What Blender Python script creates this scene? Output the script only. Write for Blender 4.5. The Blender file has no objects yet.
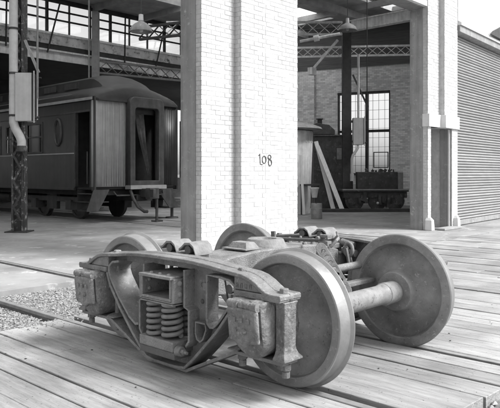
import bpy, math, random
from mathutils import Vector, Matrix, noise
random.seed(7)
R = math.radians
scene = bpy.context.scene
COL = scene.collection

# ------------------------------------------------------------ camera, sky, sun
YAW = 0.8201787
CAM_H = 1.459
cam_d = bpy.data.cameras.new('camera')
cam = bpy.data.objects.new('camera', cam_d)
COL.objects.link(cam)
cam.location = (0, 0, CAM_H)
cam.rotation_euler = (R(90), 0, -YAW)
cam_d.sensor_width = 36
cam_d.lens = 36 * 635.5 / 500
cam_d.shift_y = -30.6 / 500
cam_d.clip_end = 2000
scene.camera = cam

SUN_EL, SUN_AZ = 48, 152          # azimuth clockwise from +Y (into the shop)
w = bpy.data.worlds.new('World'); scene.world = w; w.use_nodes = True
nt = w.node_tree; bg = nt.nodes['Background']
sky = nt.nodes.new('ShaderNodeTexSky'); sky.sky_type = 'NISHITA'; sky.sun_disc = False
sky.sun_elevation = R(SUN_EL); sky.sun_rotation = R(SUN_AZ)
sky.air_density = 1.0; sky.dust_density = 3.0
bw = nt.nodes.new('ShaderNodeRGBToBW')
nt.links.new(sky.outputs[0], bw.inputs[0]); nt.links.new(bw.outputs[0], bg.inputs[0])
bg.inputs[1].default_value = 0.115
sd = bpy.data.lights.new('sun', 'SUN'); sun = bpy.data.objects.new('sun', sd); COL.objects.link(sun)
sd.energy = 1.75; sd.angle = R(17); sd.color = (1, 1, 1)
sv = Vector((math.sin(R(SUN_AZ)) * math.cos(R(SUN_EL)), math.cos(R(SUN_AZ)) * math.cos(R(SUN_EL)), math.sin(R(SUN_EL))))
sun.rotation_euler = sv.to_track_quat('Z', 'Y').to_euler()
sun.location = (2, -6, 14)
vs = scene.view_settings
vs.view_transform = 'Standard'; vs.look = 'None'; vs.gamma = 1; vs.exposure = 1.55; vs.use_curve_mapping = False

# ------------------------------------------------------------ materials
MATS = {}
def mat(name, base, rough=.7, var=.25, scale=6, bump=.2, bscale=40, metal=0, stretch=None, island=0, objrand=0,
        spots=0, spotscale=18, spotcol=None, spec=.4, streak=0, specks=0):
    m = bpy.data.materials.new(name); m.use_nodes = True
    N = m.node_tree.nodes; L = m.node_tree.links; b = N['Principled BSDF']
    tc = N.new('ShaderNodeTexCoord'); vec = tc.outputs['Object']
    if objrand:
        oi = N.new('ShaderNodeObjectInfo'); mu = N.new('ShaderNodeVectorMath'); mu.operation = 'SCALE'
        co = N.new('ShaderNodeCombineXYZ')
        for i in range(3): L.new(oi.outputs['Random'], co.inputs[i])
        L.new(co.outputs[0], mu.inputs[0]); mu.inputs['Scale'].default_value = 57.0
        ad = N.new('ShaderNodeVectorMath'); L.new(vec, ad.inputs[0]); L.new(mu.outputs[0], ad.inputs[1]); vec = ad.outputs[0]
    if stretch:
        mp = N.new('ShaderNodeMapping'); mp.inputs['Scale'].default_value = stretch
        L.new(vec, mp.inputs[0]); svec = mp.outputs[0]
    else: svec = vec
    n1 = N.new('ShaderNodeTexNoise'); n1.inputs['Scale'].default_value = scale; n1.inputs['Detail'].default_value = 8
    n1.inputs['Roughness'].default_value = .65; L.new(svec, n1.inputs['Vector'])
    rmp = N.new('ShaderNodeMapRange'); rmp.inputs['From Min'].default_value = .3; rmp.inputs['From Max'].default_value = .7
    rmp.inputs['To Min'].default_value = base * (1 - var); rmp.inputs['To Max'].default_value = base * (1 + var)
    L.new(n1.outputs[0], rmp.inputs[0]); val = rmp.outputs[0]
    def mul(val, src, lo, hi):
        mr = N.new('ShaderNodeMapRange'); mr.inputs['To Min'].default_value = lo; mr.inputs['To Max'].default_value = hi
        L.new(src, mr.inputs[0]); mm = N.new('ShaderNodeMath'); mm.operation = 'MULTIPLY'
        L.new(val, mm.inputs[0]); L.new(mr.outputs[0], mm.inputs[1]); return mm.outputs[0]
    if island:
        ge = N.new('ShaderNodeNewGeometry'); val = mul(val, ge.outputs['Random Per Island'], 1 - island, 1 + island)
    if objrand: val = mul(val, oi.outputs['Random'], 1 - objrand, 1 + objrand)
    if streak:
        n4 = N.new('ShaderNodeTexNoise'); n4.inputs['Scale'].default_value = 1; n4.inputs['Detail'].default_value = 5
        mp4 = N.new('ShaderNodeMapping'); mp4.inputs['Scale'].default_value = (9, 9, .5)
        L.new(vec, mp4.inputs[0]); L.new(mp4.outputs[0], n4.inputs[0])
        mr = N.new('ShaderNodeMapRange'); mr.inputs['From Min'].default_value = .35; mr.inputs['From Max'].default_value = .65
        L.new(n4.outputs[0], mr.inputs[0]); val = mul(val, mr.outputs[0], 1 - streak, 1 + streak * .4)
    if spots:
        n2 = N.new('ShaderNodeTexNoise'); n2.inputs['Scale'].default_value = spotscale; n2.inputs['Detail'].default_value = 6
        n2.inputs['Roughness'].default_value = .7; L.new(svec, n2.inputs['Vector'])
        mr = N.new('ShaderNodeMapRange'); mr.inputs['From Min'].default_value = .60 - .1 * spots; mr.inputs['From Max'].default_value = .66
        L.new(n2.outputs[0], mr.inputs[0])
        mx = N.new('ShaderNodeMix'); mx.data_type = 'FLOAT'
        L.new(mr.outputs[0], mx.inputs[0]); L.new(val, mx.inputs[2])
        mx.inputs[3].default_value = spotcol if spotcol is not None else base * 1.9
        val = mx.outputs[0]
    if specks:
        n5 = N.new('ShaderNodeTexNoise'); n5.inputs['Scale'].default_value = 55; n5.inputs['Detail'].default_value = 3
        L.new(vec, n5.inputs['Vector'])
        mr = N.new('ShaderNodeMapRange'); mr.inputs['From Min'].default_value = .66; mr.inputs['From Max'].default_value = .72
        L.new(n5.outputs[0], mr.inputs[0]); val = mul(val, mr.outputs[0], 1, 1 - specks)
        n6 = N.new('ShaderNodeTexNoise'); n6.inputs['Scale'].default_value = 1.3; n6.inputs['Detail'].default_value = 4
        tw = N.new('ShaderNodeNewGeometry'); L.new(tw.outputs['Position'], n6.inputs['Vector'])
        mr = N.new('ShaderNodeMapRange'); mr.inputs['From Min'].default_value = .35; mr.inputs['From Max'].default_value = .65
        L.new(n6.outputs[0], mr.inputs[0]); val = mul(val, mr.outputs[0], .74, 1.16)
    cc = N.new('ShaderNodeCombineColor')
    for i in range(3): L.new(val, cc.inputs[i])
    L.new(cc.outputs[0], b.inputs['Base Color'])
    b.inputs['Roughness'].default_value = rough; b.inputs['Metallic'].default_value = metal
    b.inputs['Specular IOR Level'].default_value = spec
    if bump:
        n3 = N.new('ShaderNodeTexNoise'); n3.inputs['Scale'].default_value = bscale; n3.inputs['Detail'].default_value = 6
        L.new(svec if stretch else vec, n3.inputs['Vector'])
        bp = N.new('ShaderNodeBump'); bp.inputs['Strength'].default_value = bump; bp.inputs['Distance'].default_value = .01
        L.new(n3.outputs[0], bp.inputs['Height']); L.new(bp.outputs[0], b.inputs['Normal'])
    MATS[name] = m
    return m
mat('cast', .168, .54, .36, 6, .6, 80, spots=.35, spotscale=27, spotcol=.25, specks=.5)
mat('cast_box', .165, .6, .42, 11, 1.0, 45, spots=.5, spotscale=34, spotcol=.29, specks=.55)
mat('cast_dark', .10, .62, .3, 6, .5, 60)
mat('wheel_web', .20, .42, .40, 4, .35, 80, spots=.15, spotscale=26, spotcol=.29, specks=.5)
mat('wheel_rim', .215, .40, .28, 6, .3, 80, spots=.2, spotscale=28, spotcol=.32, specks=.4)
mat('tread', .24, .40, .22, 5, .12, 50, metal=.4)
mat('axle', .21, .46, .35, 7, .3, 40, spots=.5, spotscale=20, spotcol=.12, specks=.5)
mat('spring', .16, .5, .35, 8, .3, 50)
mat('cast_pale', .19, .8, .25, 14, .5, 50)  # paler, rougher cast tone for saddles, pads and small fittings
mat('brick', .50, .75, .06, 2, .25, 60, island=.06, streak=.08)
mat('mortar', .49, .9, .2, 8, .3, 60)
mat('brick_in', .82, .8, .08, 3, .3, 60, island=.22)
mat('mortar_in', .5, .9, .2, 8, .3, 60)
mat('white_paint', .60, .6, .08, 5, .15, 30)
mat('jamb', .26, .55, .15, 3, .15, 25, streak=.2, spots=.1, spotscale=9, spotcol=.36)
mat('wood', .27, .88, .26, 3.4, .6, 11, stretch=(8, .9, 8), objrand=.2, spots=.0, spotscale=3.2, spotcol=.10, specks=.7)
mat('wood_end', .22, .9, .3, 12, .5, 30)
mat('board', .62, .75, .15, 3, .3, 9, stretch=(6, 6, .6))
mat('concrete', .235, .8, .36, .9, .25, 14, spots=.2, spotscale=2.2, spotcol=.40)
mat('gravel_bed', .16, .95, .45, 26, .9, 60)
mat('stone', .22, .9, .2, 9, .3, 40, island=.45)
mat('rail', .20, .45, .35, 9, .25, 40, metal=.3)
mat('rail_top', .42, .35, .2, 9, .15, 40, metal=.6)
mat('car_paint', .03, .38, .35, 2, .12, 20, spec=.5, streak=.2)
mat('car_lit', .30, .5, .15, 3, .12, 30, streak=.2)  # car end colour lightened to carry the outside light
mat('car_frame', .06, .5, .35, 4, .3, 40, streak=.25)
mat('car_roof', .028, .55, .35, 3, .3, 30)
mat('car_trim', .30, .5, .2, 4, .1, 30)
mat('black', .02, .7, .4, 5, .2, 30)
mat('iron', .045, .6, .4, 4, .25, 30)
mat('iron_spot', .05, .6, .4, 4, .25, 30, spots=.6, spotscale=7, spotcol=.40)
mat('steel_light', .78, .55, .2, 4, .15, 30, streak=.2)
mat('spandrel', .60, .7, .25, 2, .15, 30, spots=.8, spotscale=3.2, spotcol=.05)
mat('roof_deck', .36, .85, .3, 2, .2, 20)
mat('roof_beam', .34, .7, .25, 3, .15, 20)
mat('cabinet', .48, .5, .12, 3, .1, 30, streak=.12)
mat('pipe', .52, .5, .15, 5, .1, 40)
mat('slat', .235, .5, .14, 1.5, .05, 30, objrand=.13)
mat('machine', .06, .6, .45, 5, .3, 30, spots=.4, spotscale=6, spotcol=.16)
mat('drum', .22, .6, .25, 6, .2, 40)
mat('canvas', .07, .85, .3, 9, .3, 40)
mat('wall_shade', .13, .8, .3, 3, .2, 20, stretch=(.5, 6, 6))  # dark tone standing in for roof shade
mat('ink', .07, .9, .2, 20, 0)
g = bpy.data.materials.new('glass'); g.use_nodes = True
N = g.node_tree.nodes; L = g.node_tree.links
N.remove(N['Principled BSDF'])
gl = N.new('ShaderNodeBsdfGlossy'); gl.inputs['Roughness'].default_value = .05
tr = N.new('ShaderNodeBsdfTransparent'); tr.inputs[0].default_value = (.95, .95, .95, 1)
mxs = N.new('ShaderNodeMixShader'); lw = N.new('ShaderNodeFresnel'); lw.inputs[0].default_value = 1.45
L.new(lw.outputs[0], mxs.inputs[0]); L.new(tr.outputs[0], mxs.inputs[1]); L.new(gl.outputs[0], mxs.inputs[2])
L.new(mxs.outputs[0], N['Material Output'].inputs[0]); MATS['glass'] = g
g = bpy.data.materials.new('frosted_glass'); g.use_nodes = True
N = g.node_tree.nodes; L = g.node_tree.links
N.remove(N['Principled BSDF'])
tl = N.new('ShaderNodeBsdfTranslucent'); tl.inputs[0].default_value = (.93, .93, .93, 1)
L.new(tl.outputs[0], N['Material Output'].inputs[0]); MATS['frosted_glass'] = g

# ------------------------------------------------------------ mesh helpers
class MB:
    def __init__(s): s.v = []; s.f = []
    def add(s, vs, fs, M=None):
        o = len(s.v)
        for q in vs:
            q = Vector(q)
            s.v.append(tuple(M @ q) if M else tuple(q))
        s.f += [tuple(i + o for i in q) for q in fs]
        return s
    def box(s, x0, x1, y0, y1, z0, z1, M=None):
        return s.add([(x0,y0,z0),(x1,y0,z0),(x1,y1,z0),(x0,y1,z0),(x0,y0,z1),(x1,y0,z1),(x1,y1,z1),(x0,y1,z1)],
                     [(3,2,1,0),(4,5,6,7),(0,1,5,4),(1,2,6,5),(2,3,7,6),(3,0,4,7)], M)
    def bar(s, a, b, wd, ht, up=(0,0,1)):      # box beam from a to b
        a, b = Vector(a), Vector(b); d = (b - a); Ln = d.length; d.normalize()
        up = Vector(up)
        if abs(d.dot(up)) > .98: up = Vector((1,0,0))
        x = d.cross(up).normalized(); z = x.cross(d)
        M = Matrix.Translation(a) @ Matrix((x, d, z)).transposed().to_4x4()
        return s.box(-wd/2, wd/2, 0, Ln, -ht/2, ht/2, M)
    def cyl(s, a, b, r, r2=None, n=16, caps=True):
        r2 = r if r2 is None else r2
        a, b = Vector(a), Vector(b); d = (b - a).normalized()
        up = Vector((0,0,1)) if abs(d.z) < .9 else Vector((1,0,0))
        x = d.cross(up).normalized(); y = d.cross(x)
        vs = []
        for c, rr in ((a, r), (b, r2)):
            for i in range(n):
                t = 2*math.pi*i/n; vs.append(c + rr*(math.cos(t)*x + math.sin(t)*y))
        fs = [(i, (i+1) % n, n+(i+1) % n, n+i) for i in range(n)]
        if caps: fs += [tuple(range(n-1, -1, -1)), tuple(range(n, 2*n))]
        return s.add(vs, fs)
    def tube(s, pts, r, n=8, closed=False):
        pts = [Vector(q) for q in pts]; m = len(pts); vs = []; fs = []
        px = None
        for i, q in enumerate(pts):
            if closed: d = pts[(i+1) % m] - pts[i-1]
            else: d = pts[min(i+1, m-1)] - pts[max(i-1, 0)]
            d.normalize()
            if px is None:
                up = Vector((0,0,1)) if abs(d.z) < .9 else Vector((1,0,0)); px = d.cross(up).normalized()
            px = (px - d*px.dot(d)).normalized(); y = d.cross(px)
            rr = r[i] if isinstance(r, (list, tuple)) else r
            for k in range(n):
                t = 2*math.pi*k/n; vs.append(q + rr*(math.cos(t)*px + math.sin(t)*y))
        for i in range(m if closed else m-1):
            j = (i+1) % m
            for k in range(n): fs.append((i*n+k, i*n+(k+1) % n, j*n+(k+1) % n, j*n+k))
        if not closed: fs += [tuple(range(n-1, -1, -1)), tuple((m-1)*n+k for k in range(n))]
        return s.add(vs, fs)
    def lathe(s, prof, n=64, axis='x', M=None, closed=False):   # prof: (a, r)
        vs = []; fs = []; m = len(prof)
        for a, r in prof:
            for k in range(n):
                t = 2*math.pi*k/n; c, q = r*math.cos(t), r*math.sin(t)
                vs.append((a, c, q) if axis == 'x' else (c, a, q) if axis == 'y' else (c, q, a))
        for i in range(m if closed else m-1):
            j = (i+1) % m
            for k in range(n): fs.append((i*n+k, i*n+(k+1) % n, j*n+(k+1) % n, j*n+k))
        return s.add(vs, fs, M)
    def prism(s, poly, x0, x1, M=None):     # poly in (y,z), extruded along x
        n = len(poly)
        vs = [(x0, q[0], q[1]) for q in poly] + [(x1, q[0], q[1]) for q in poly]
        fs = [(i, (i+1) % n, n+(i+1) % n, n+i) for i in range(n)] + [tuple(range(n-1, -1, -1)), tuple(range(n, 2*n))]
        return s.add(vs, fs, M)
    def strip(s, pts, x0, x1, th, closed=False):   # flange: polyline in (y,z) given thickness, wide from x0 to x1
        m = len(pts); P = [Vector(q) for q in pts]; off = []
        for i in range(m):
            a = P[i-1] if (closed or i > 0) else P[i]; b = P[(i+1) % m] if (closed or i < m-1) else P[i]
            d = (b - a).normalized(); off.append(Vector((-d.y, d.x)) * th/2)
        vs = []
        for q, o in zip(P, off):
            vs += [(x0, *(q+o)), (x1, *(q+o)), (x1, *(q-o)), (x0, *(q-o))]
        fs = []
        for i in range(m if closed else m-1):
            a, b = 4*i, 4*((i+1) % m)
            for k in range(4): fs.append((a+k, a+(k+1) % 4, b+(k+1) % 4, b+k))
        if not closed: fs += [(3,2,1,0), tuple(4*(m-1)+k for k in range(4))]
        return s.add(vs, fs)
    def dome(s, c, r, h, d, n=10, rings=3):     # rivet head at c facing d
        c, d = Vector(c), Vector(d).normalized()
        up = Vector((0,0,1)) if abs(d.z) < .9 else Vector((1,0,0))
        x = d.cross(up).normalized(); y = d.cross(x); vs = []; fs = []
        for i in range(rings):
            t = i/rings*math.pi/2
            for k in range(n):
                p = 2*math.pi*k/n; vs.append(c + r*math.cos(t)*(math.cos(p)*x+math.sin(p)*y) + h*math.sin(t)*d)
        vs.append(c + h*d)
        for i in range(rings-1):
            for k in range(n): fs.append((i*n+k, i*n+(k+1) % n, (i+1)*n+(k+1) % n, (i+1)*n+k))
        for k in range(n): fs.append(((rings-1)*n+k, (rings-1)*n+(k+1) % n, rings*n))
        return s.add(vs, fs)
    def build(s, name, m, parent=None, smooth=None, bev=0, label=None, cat=None, group=None, kind=None, loc=None, rough=0, rscale=20):
        me = bpy.data.meshes.new(name); me.from_pydata(s.v, [], s.f); me.validate()
        import bmesh
        bm = bmesh.new(); bm.from_mesh(me); bmesh.ops.recalc_face_normals(bm, faces=bm.faces); bm.to_mesh(me); bm.free()
        if rough:
            for v in me.vertices:
                v.co += noise.noise_vector(v.co * rscale) * rough
        me.materials.append(MATS[m])
        if smooth is not None:
            for p in me.polygons: p.use_smooth = True
            me.set_sharp_from_angle(angle=R(smooth))
        o = bpy.data.objects.new(name, me); COL.objects.link(o)
        if bev:
            b = o.modifiers.new('bevel', 'BEVEL'); b.width = bev; b.segments = 2; b.limit_method = 'ANGLE'; b.angle_limit = R(40)
        if parent: o.parent = parent
        if loc: o.location = loc
        tag(o, label, cat, group, kind)
        return o
def tag(o, label=None, cat=None, group=None, kind=None):
    if label: o['label'] = label
    if cat: o['category'] = cat
    if group: o['group'] = group
    if kind: o['kind'] = kind
    return o
def thing(name, loc, label=None, cat=None, group=None, kind=None, rz=0):
    o = bpy.data.objects.new(name, None); COL.objects.link(o); o.location = loc; o.rotation_euler = (0, 0, rz)
    o.empty_display_size = .1
    return tag(o, label, cat, group, kind)
def inst(o, parent, M=None, name=None):
    c = o.copy(); COL.objects.link(c); c.parent = parent
    if M is not None: c.matrix_local = M
    return c
def fill_plate(name, outer, holes, th, bev, m, parent, x=0):
    """plate in the (y,z) plane with holes, thickness th about x"""
    cu = bpy.data.curves.new(name, 'CURVE'); cu.dimensions = '2D'; cu.fill_mode = 'BOTH'
    cu.extrude = th/2 - bev; cu.bevel_depth = bev; cu.bevel_resolution = 1
    for poly in [outer] + holes:
        sp = cu.splines.new('POLY'); sp.points.add(len(poly)-1); sp.use_cyclic_u = True
        for q, (a, b) in zip(sp.points, poly): q.co = (a, b, 0, 1)
    t = bpy.data.objects.new(name, cu); COL.objects.link(t)
    me = bpy.data.meshes.new_from_object(t); bpy.data.objects.remove(t); bpy.data.curves.remove(cu)
    me.transform(Matrix(((0,0,1,x),(1,0,0,0),(0,1,0,0),(0,0,0,1))))
    me.materials.clear(); me.materials.append(MATS[m]); me.name = name
    o = bpy.data.objects.new(name, me); COL.objects.link(o); o.parent = parent
    return o
def arc(cx, cy, r, a0, a1, n=8):
    return [(cx + r*math.cos(R(a0+(a1-a0)*i/n)), cy + r*math.sin(R(a0+(a1-a0)*i/n))) for i in range(n+1)]
def cam_at(xp, Y):          # a plan position on the sight line of column xp, Y metres ahead
    X = (xp-250)/635.5*Y; s, c = math.sin(YAW), math.cos(YAW)
    return X*c + Y*s, -X*s + Y*c

# ============================================================ ground
U0, W0, WB = 4.154, 2.782, 1.8186
WC = W0 + WB/2
mb = MB(); mb.box(-600, 600, -600, 600, -.5, -.075)
mb.build('ground', 'gravel_bed', label='pale gravel yard around the planked track', kind='structure')
# shop floor, cast around the two tracks
mb = MB()
fx = [-9, U0-.80, U0-.62, U0+.62, U0+.80, 12.0-.80, 12.0-.62, 12.0+.62, 12.0+.80, 29]
for i in range(0, 10, 2): mb.box(fx[i], fx[i+1], 7.60, 31, -.09, 0)
mb.build('shop_floor', 'concrete', label='worn concrete floor of the shop', kind='structure')
# concrete apron in front of the right bays
mb = MB(); mb.box(9.6, 29, 6.4, 7.596, -.09, -.004)
mb.build('apron', 'concrete', label='concrete apron before the doors', kind='structure')

def rail(u, label):
    t = thing('rail', (u, 0, 0), label, 'rail', 'rails of the two tracks')
    y0, y1 = -3, 30.5
    mb = MB(); mb.prism([(0,0)], 0, 0) if False else None
    pr = [(-.035,-.004),(.035,-.004),(.035,-.035),(.012,-.05),(.012,-.12),(.07,-.135),(.07,-.15),(-.07,-.15),(-.07,-.135),(-.012,-.12),(-.012,-.05),(-.035,-.035)]
    n = len(pr)
    mb.add([(a, y0, b) for a, b in pr] + [(a, y1, b) for a, b in pr],
           [(i, (i+1) % n, n+(i+1) % n, n+i) for i in range(n)] + [tuple(range(n)), tuple(range(n, 2*n))])
    mb.build('rail_section', 'rail', t)
    m2 = MB(); m2.box(-.030, .030, y0+.01, y1-.01, -.006, -.001); m2.build('running_surface', 'rail_top', t)
rail(U0-.752, 'sunken steel rail under the truck wheels away from the broad brick pier')
rail(U0+.752, 'sunken steel rail under the truck wheels nearer the broad brick pier')
rail(12.0-.752, 'sunken floor rail under the oval-window side of the passenger car')
rail(12.0+.752, 'sunken floor rail under the passenger car on the side away from its oval window')

# planks
deck = thing('plank_deck', (0, 0, 0), 'weathered timber planking laid flush with the rails', kind='structure')
def plank(x0, x1, y0, y1):
    dz = random.uniform(-.006, .004); tw = random.uniform(-.004, .004); c = .004
    g0, g1 = .002 + random.random()*.005 + (.006 if random.random() < .2 else 0), .002 + random.random()*.004
    x0 += g0; x1 -= g1
    cx, cy = (x0+x1)/2, (y0+y1)/2
    a, b = x0-cx, x1-cx; e, f = y0-cy, y1-cy; z = .0 + dz
    k = random.uniform(-.006, .006)
    v = [(a,e+k,-.09),(b,e-k,-.09),(b,f,-.09),(a,f,-.09),(a,e+k,z-c),(b,e-k,z-c+tw),(b,f,z-c+tw),(a,f,z-c),
         (a+c,e+k+c,z),(b-c,e-k+c,z+tw),(b-c,f-c,z+tw),(a+c,f-c,z)]
    mb = MB(); mb.add(v, [(0,1,5,4),(1,2,6,5),(2,3,7,6),(3,0,4,7),(4,5,9,8),(5,6,10,9),(6,7,11,10),(7,4,8,11),(8,9,10,11),(3,2,1,0)])
    o = mb.build('plank', 'wood', deck, loc=(cx, cy, 0))
    return o
def field(xs, ylo, yhi, ragged=.12, joint=(2.6, 4.6)):
    for x0, x1 in zip(xs[:-1], xs[1:]):
        y = ylo + random.uniform(-ragged, ragged); top = yhi + random.uniform(-ragged*.4, ragged*.4)
        first = True
        while y < top - .05:
            Ln = random.uniform(*joint)*(random.uniform(.4, 1) if first else 1); first = False
            e = min(y+Ln, top)
            if top - e < .8: e = top
            plank(x0, x1, y, e - .006); y = e
def cuts(a, b, wd=.27):
    n = max(1, round((b-a)/wd)); ws = [random.uniform(.75, 1.25) for _ in range(n)]; t = sum(ws); o = [a]
    for q in ws: o.append(o[-1] + q/t*(b-a))
    return o
field(cuts(.7, U0-.795, .25), .2, 5.72)
field(cuts(U0-.645, U0+.645, .26), 1.70, 5.72, .035)
field(cuts(U0+.795, 9.4, .26), 1.66, 7.56, .035)
field(cuts(9.4, 13.4, .27), 2.2, 6.38, .07)
field(cuts(13.4, 19.5, .27), 3.0, 6.38, .07)
# spikes / knots in the planks
mb = MB()
for i in range(70):
    x = random.uniform(1.2, 9); y = random.uniform(1.5, 5.6) if x < 5 else random.uniform(2, 7)
    if abs(abs(x-U0)-.72) < .12: continue
    mb.dome((x, y, .0), random.uniform(.006, .011), .003, (0,0,1), 7, 2)
mb.build('spike_heads', 'black', deck, kind='stuff')
# loose gravel
mb = MB()
def stone(x, y, r, z=-.075):
    q = []
    for d in ((1,0,0),(-1,0,0),(0,1,0),(0,-1,0),(0,0,1),(0,0,-.4)):
        q.append((x + d[0]*r*random.uniform(.6,1.3), y + d[1]*r*random.uniform(.6,1.3), z + r*.35 + d[2]*r*random.uniform(.5,1)))
    mb.add(q, [(0,2,4),(2,1,4),(1,3,4),(3,0,4),(2,0,5),(1,2,5),(3,1,5),(0,3,5)])
for i in range(15000):
    x, y = random.uniform(1.4, 4.85), random.uniform(5.66, 7.58)
    if min(abs(x-U0+.752), abs(x-U0-.752)) < .05: continue
    stone(x, y, random.choice((.006,.009,.012,.016)), -.068)
for i in range(2200):
    stone(random.uniform(3.4, 5.6), random.uniform(.4, 1.85), random.choice((.010,.014,.02,.028)), -.07)
for i in range(260):
    stone(random.uniform(2.0, 4.7), 5.75 - abs(random.gauss(0, .18)), random.choice((.006,.009,.012)), -.002)
mb.build('gravel', 'stone', label='loose pale gravel filling the gap between planks and shop floor', kind='stuff')

# ============================================================ brickwork helper
def bricks(mb, org, d, nrm, width, z0, z1, skip=(), joint_at=None, pitch=.079, bl=.218, proud=.0055, phase=0):
    d = Vector(d); nrm = Vector(nrm); org = Vector(org); k = 0; z = z0
    while z < z1 - .02:
        off = (.5 if (k+phase) % 2 else 0)*bl; x = -off
        while x < width - .01:
            a, b = max(x, 0)+.0045, min(x+bl, width)-.0045
            if x <= 0: a = 0.0
            if x+bl >= width: b = width
            segs = [(a, b)]
            if joint_at and a < joint_at < b: segs = [(a, joint_at-.006), (joint_at+.006, b)]
            for a, b in segs:
                if b - a < .02: continue
                if any(a < s[1]-.01 and b > s[0]+.01 and z < s[3]-.01 and z+pitch > s[2]+.01 for s in skip):
                    for s in skip:
                        if z < s[3]-.01 and z+pitch > s[2]+.01:
                            if a < s[0] < b: b = s[0]
                            elif a < s[1] < b: a = s[1]
                            elif a >= s[0] and b <= s[1]: b = a
                    if b - a < .02: continue
                pr = proud + random.uniform(-.003, .002)
                p = [org + d*a, org + d*b]
                zz0, zz1 = z+.004, min(z+pitch-.005, z1)
                vs = [p[0]+Vector((0,0,zz0)), p[1]+Vector((0,0,zz0)), p[1]+Vector((0,0,zz1)), p[0]+Vector((0,0,zz1))]
                vs += [q + nrm*pr for q in vs]
                mb.add(vs, [(4,5,6,7),(0,1,5,4),(1,2,6,5),(2,3,7,6),(3,0,4,7)])
            x += bl
        z += pitch; k += 1

# ============================================================ near brick pier
pier = thing('brick_pier', (8.3, 7.9, 0), 'broad stepped pier of pale brick with 108 scrawled on it, behind the railway truck', 'pier')
O = Vector((-8.3, -7.9, 0))
def at(x, y, z=0): return Vector((x, y, z)) + O
mb = MB()
mb.box(7.15, 7.93, 7.762, 8.262, -.09, 8.6, Matrix.Translation(O))
mb.box(7.9302, 9.46, 7.595, 8.262, -.09, 8.6, Matrix.Translation(O))
mb.build('core', 'mortar', pier)
mb = MB()
bricks(mb, at(7.138, 7.762), (1,0,0), (0,-1,0), .79, 0, 7.2)
bricks(mb, at(7.15, 7.90), (0,-1,0), (-1,0,0), .138, 0, 7.2, bl=.11, phase=1)
bricks(mb, at(7.93, 7.75), (0,-1,0), (-1,0,0), .155, 0, 7.2, bl=.11)
bricks(mb, at(7.918, 7.595), (1,0,0), (0,-1,0), 1.545, 0, 7.2, joint_at=.62)
bricks(mb, at(9.46, 7.595), (0,1,0), (1,0,0), .66, 0, 7.2)
mb.build('brickwork', 'brick', pier, kind='stuff')
def riveted_jamb(parent, O, u, wa, wb_, top, sp=.30):
    mb = MB(); mb.box(u-.02, u+.0, wa, wb_, 0, top, Matrix.Translation(O))
    mb.box(u-.026, u+.02, wa-.03, wa-.001, 0, top, Matrix.Translation(O))
    mb.box(u-.03, u+.02, wb_+.001, wb_+.02, 0, top, Matrix.Translation(O))
    j = mb.build('steel_jamb', 'jamb', parent, bev=.003)
    mb = MB()
    z = .25
    while z < top - .1:
        for y in (wa+.07, wb_-.07): mb.dome(Vector((u-.02, y, z))+O, .014, .011, (-1,0,0), 8, 2)
        z += sp
    mb.build('rivets', 'jamb', j, smooth=60, kind='stuff')
    return j
riveted_jamb(pier, O, 7.15, 7.935, 8.24, 7.2, 1.3)
# the mark scrawled on the brick: 108
mb = MB()
def stroke(pts, r=.0085):
    mb.tube([at(x, 7.585, z) for x, z in pts], r, 5)
bx, bz = 8.36, 1.62
stroke([(bx+.00, bz+.155), (bx+.03, bz+.19), (bx+.035, bz+.10), (bx+.04, bz+.005), (bx+.10, bz-.005)])
stroke([(bx+.145+.052*math.cos(t), bz+.085+.068*math.sin(t)) for t in [i*.63-.4 for i in range(11)]])
stroke([(bx+.29+.042*math.cos(t), bz+.135+.038*math.sin(t)) for t in [i*.63+1.2 for i in range(11)]])
stroke([(bx+.305+.045*math.cos(t), bz+.035+.058*math.sin(t)) for t in [i*.63+1.6 for i in range(11)]])
mb.build('scrawled_number', 'ink', pier)

# ============================================================ second pier, lintel, rolling door
ROT = R(3.9)
pier2 = thing('brick_pier', (15.6, 7.9, 0), 'narrow pale brick pier with a doorway, beside the rolling door', 'pier')
O = Vector((-15.6, -7.9, 0))
dd = Vector((math.cos(ROT), math.sin(ROT), 0)); nn = Vector((math.sin(ROT), -math.cos(ROT), 0))
C2 = Vector((15.64, 7.61, 0)); DW0, DW1, DH = 15.15, 16.14, 2.66
mb = MB(); T = Matrix.Translation(O)
mb.box(15.0, DW0, 7.762, 8.262, -.09, 8.6, T)
mb.box(DW0+.0002, 15.64, 7.762, 8.262, DH, 8.6, T)
MR = Matrix.Translation(C2 + O) @ Matrix.Rotation(ROT, 4, 'Z')
s1 = (DW1-15.64); s2 = .885
mb.box(.0002, s1, .012, .80, DH, 8.6, MR)
mb.box(s1+.0002, s2, .012, .80, -.09, 8.6, MR)
mb.build('core', 'mortar', pier2)
mb = MB()
bricks(mb, at(14.988, 7.762), (1,0,0), (0,-1,0), .652, 0, 7.4, skip=[(DW0-14.988, .70, 0, DH)])
bricks(mb, at(15.0, 7.90), (0,-1,0), (-1,0,0), .138, 0, 7.4, bl=.11, phase=1)
bricks(mb, at(15.64, 7.75), (0,-1,0), (-1,0,0), .13, DH, 7.4, bl=.11)
bricks(mb, C2 + O + nn*-.012 - dd*.012, dd, nn, s2+.012, 0, 7.4, skip=[(-.1, s1, 0, DH)])
mb.build('brickwork', 'brick', pier2, kind='stuff')
riveted_jamb(pier2, O, 15.0, 7.935, 8.24, 5.75)
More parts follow.
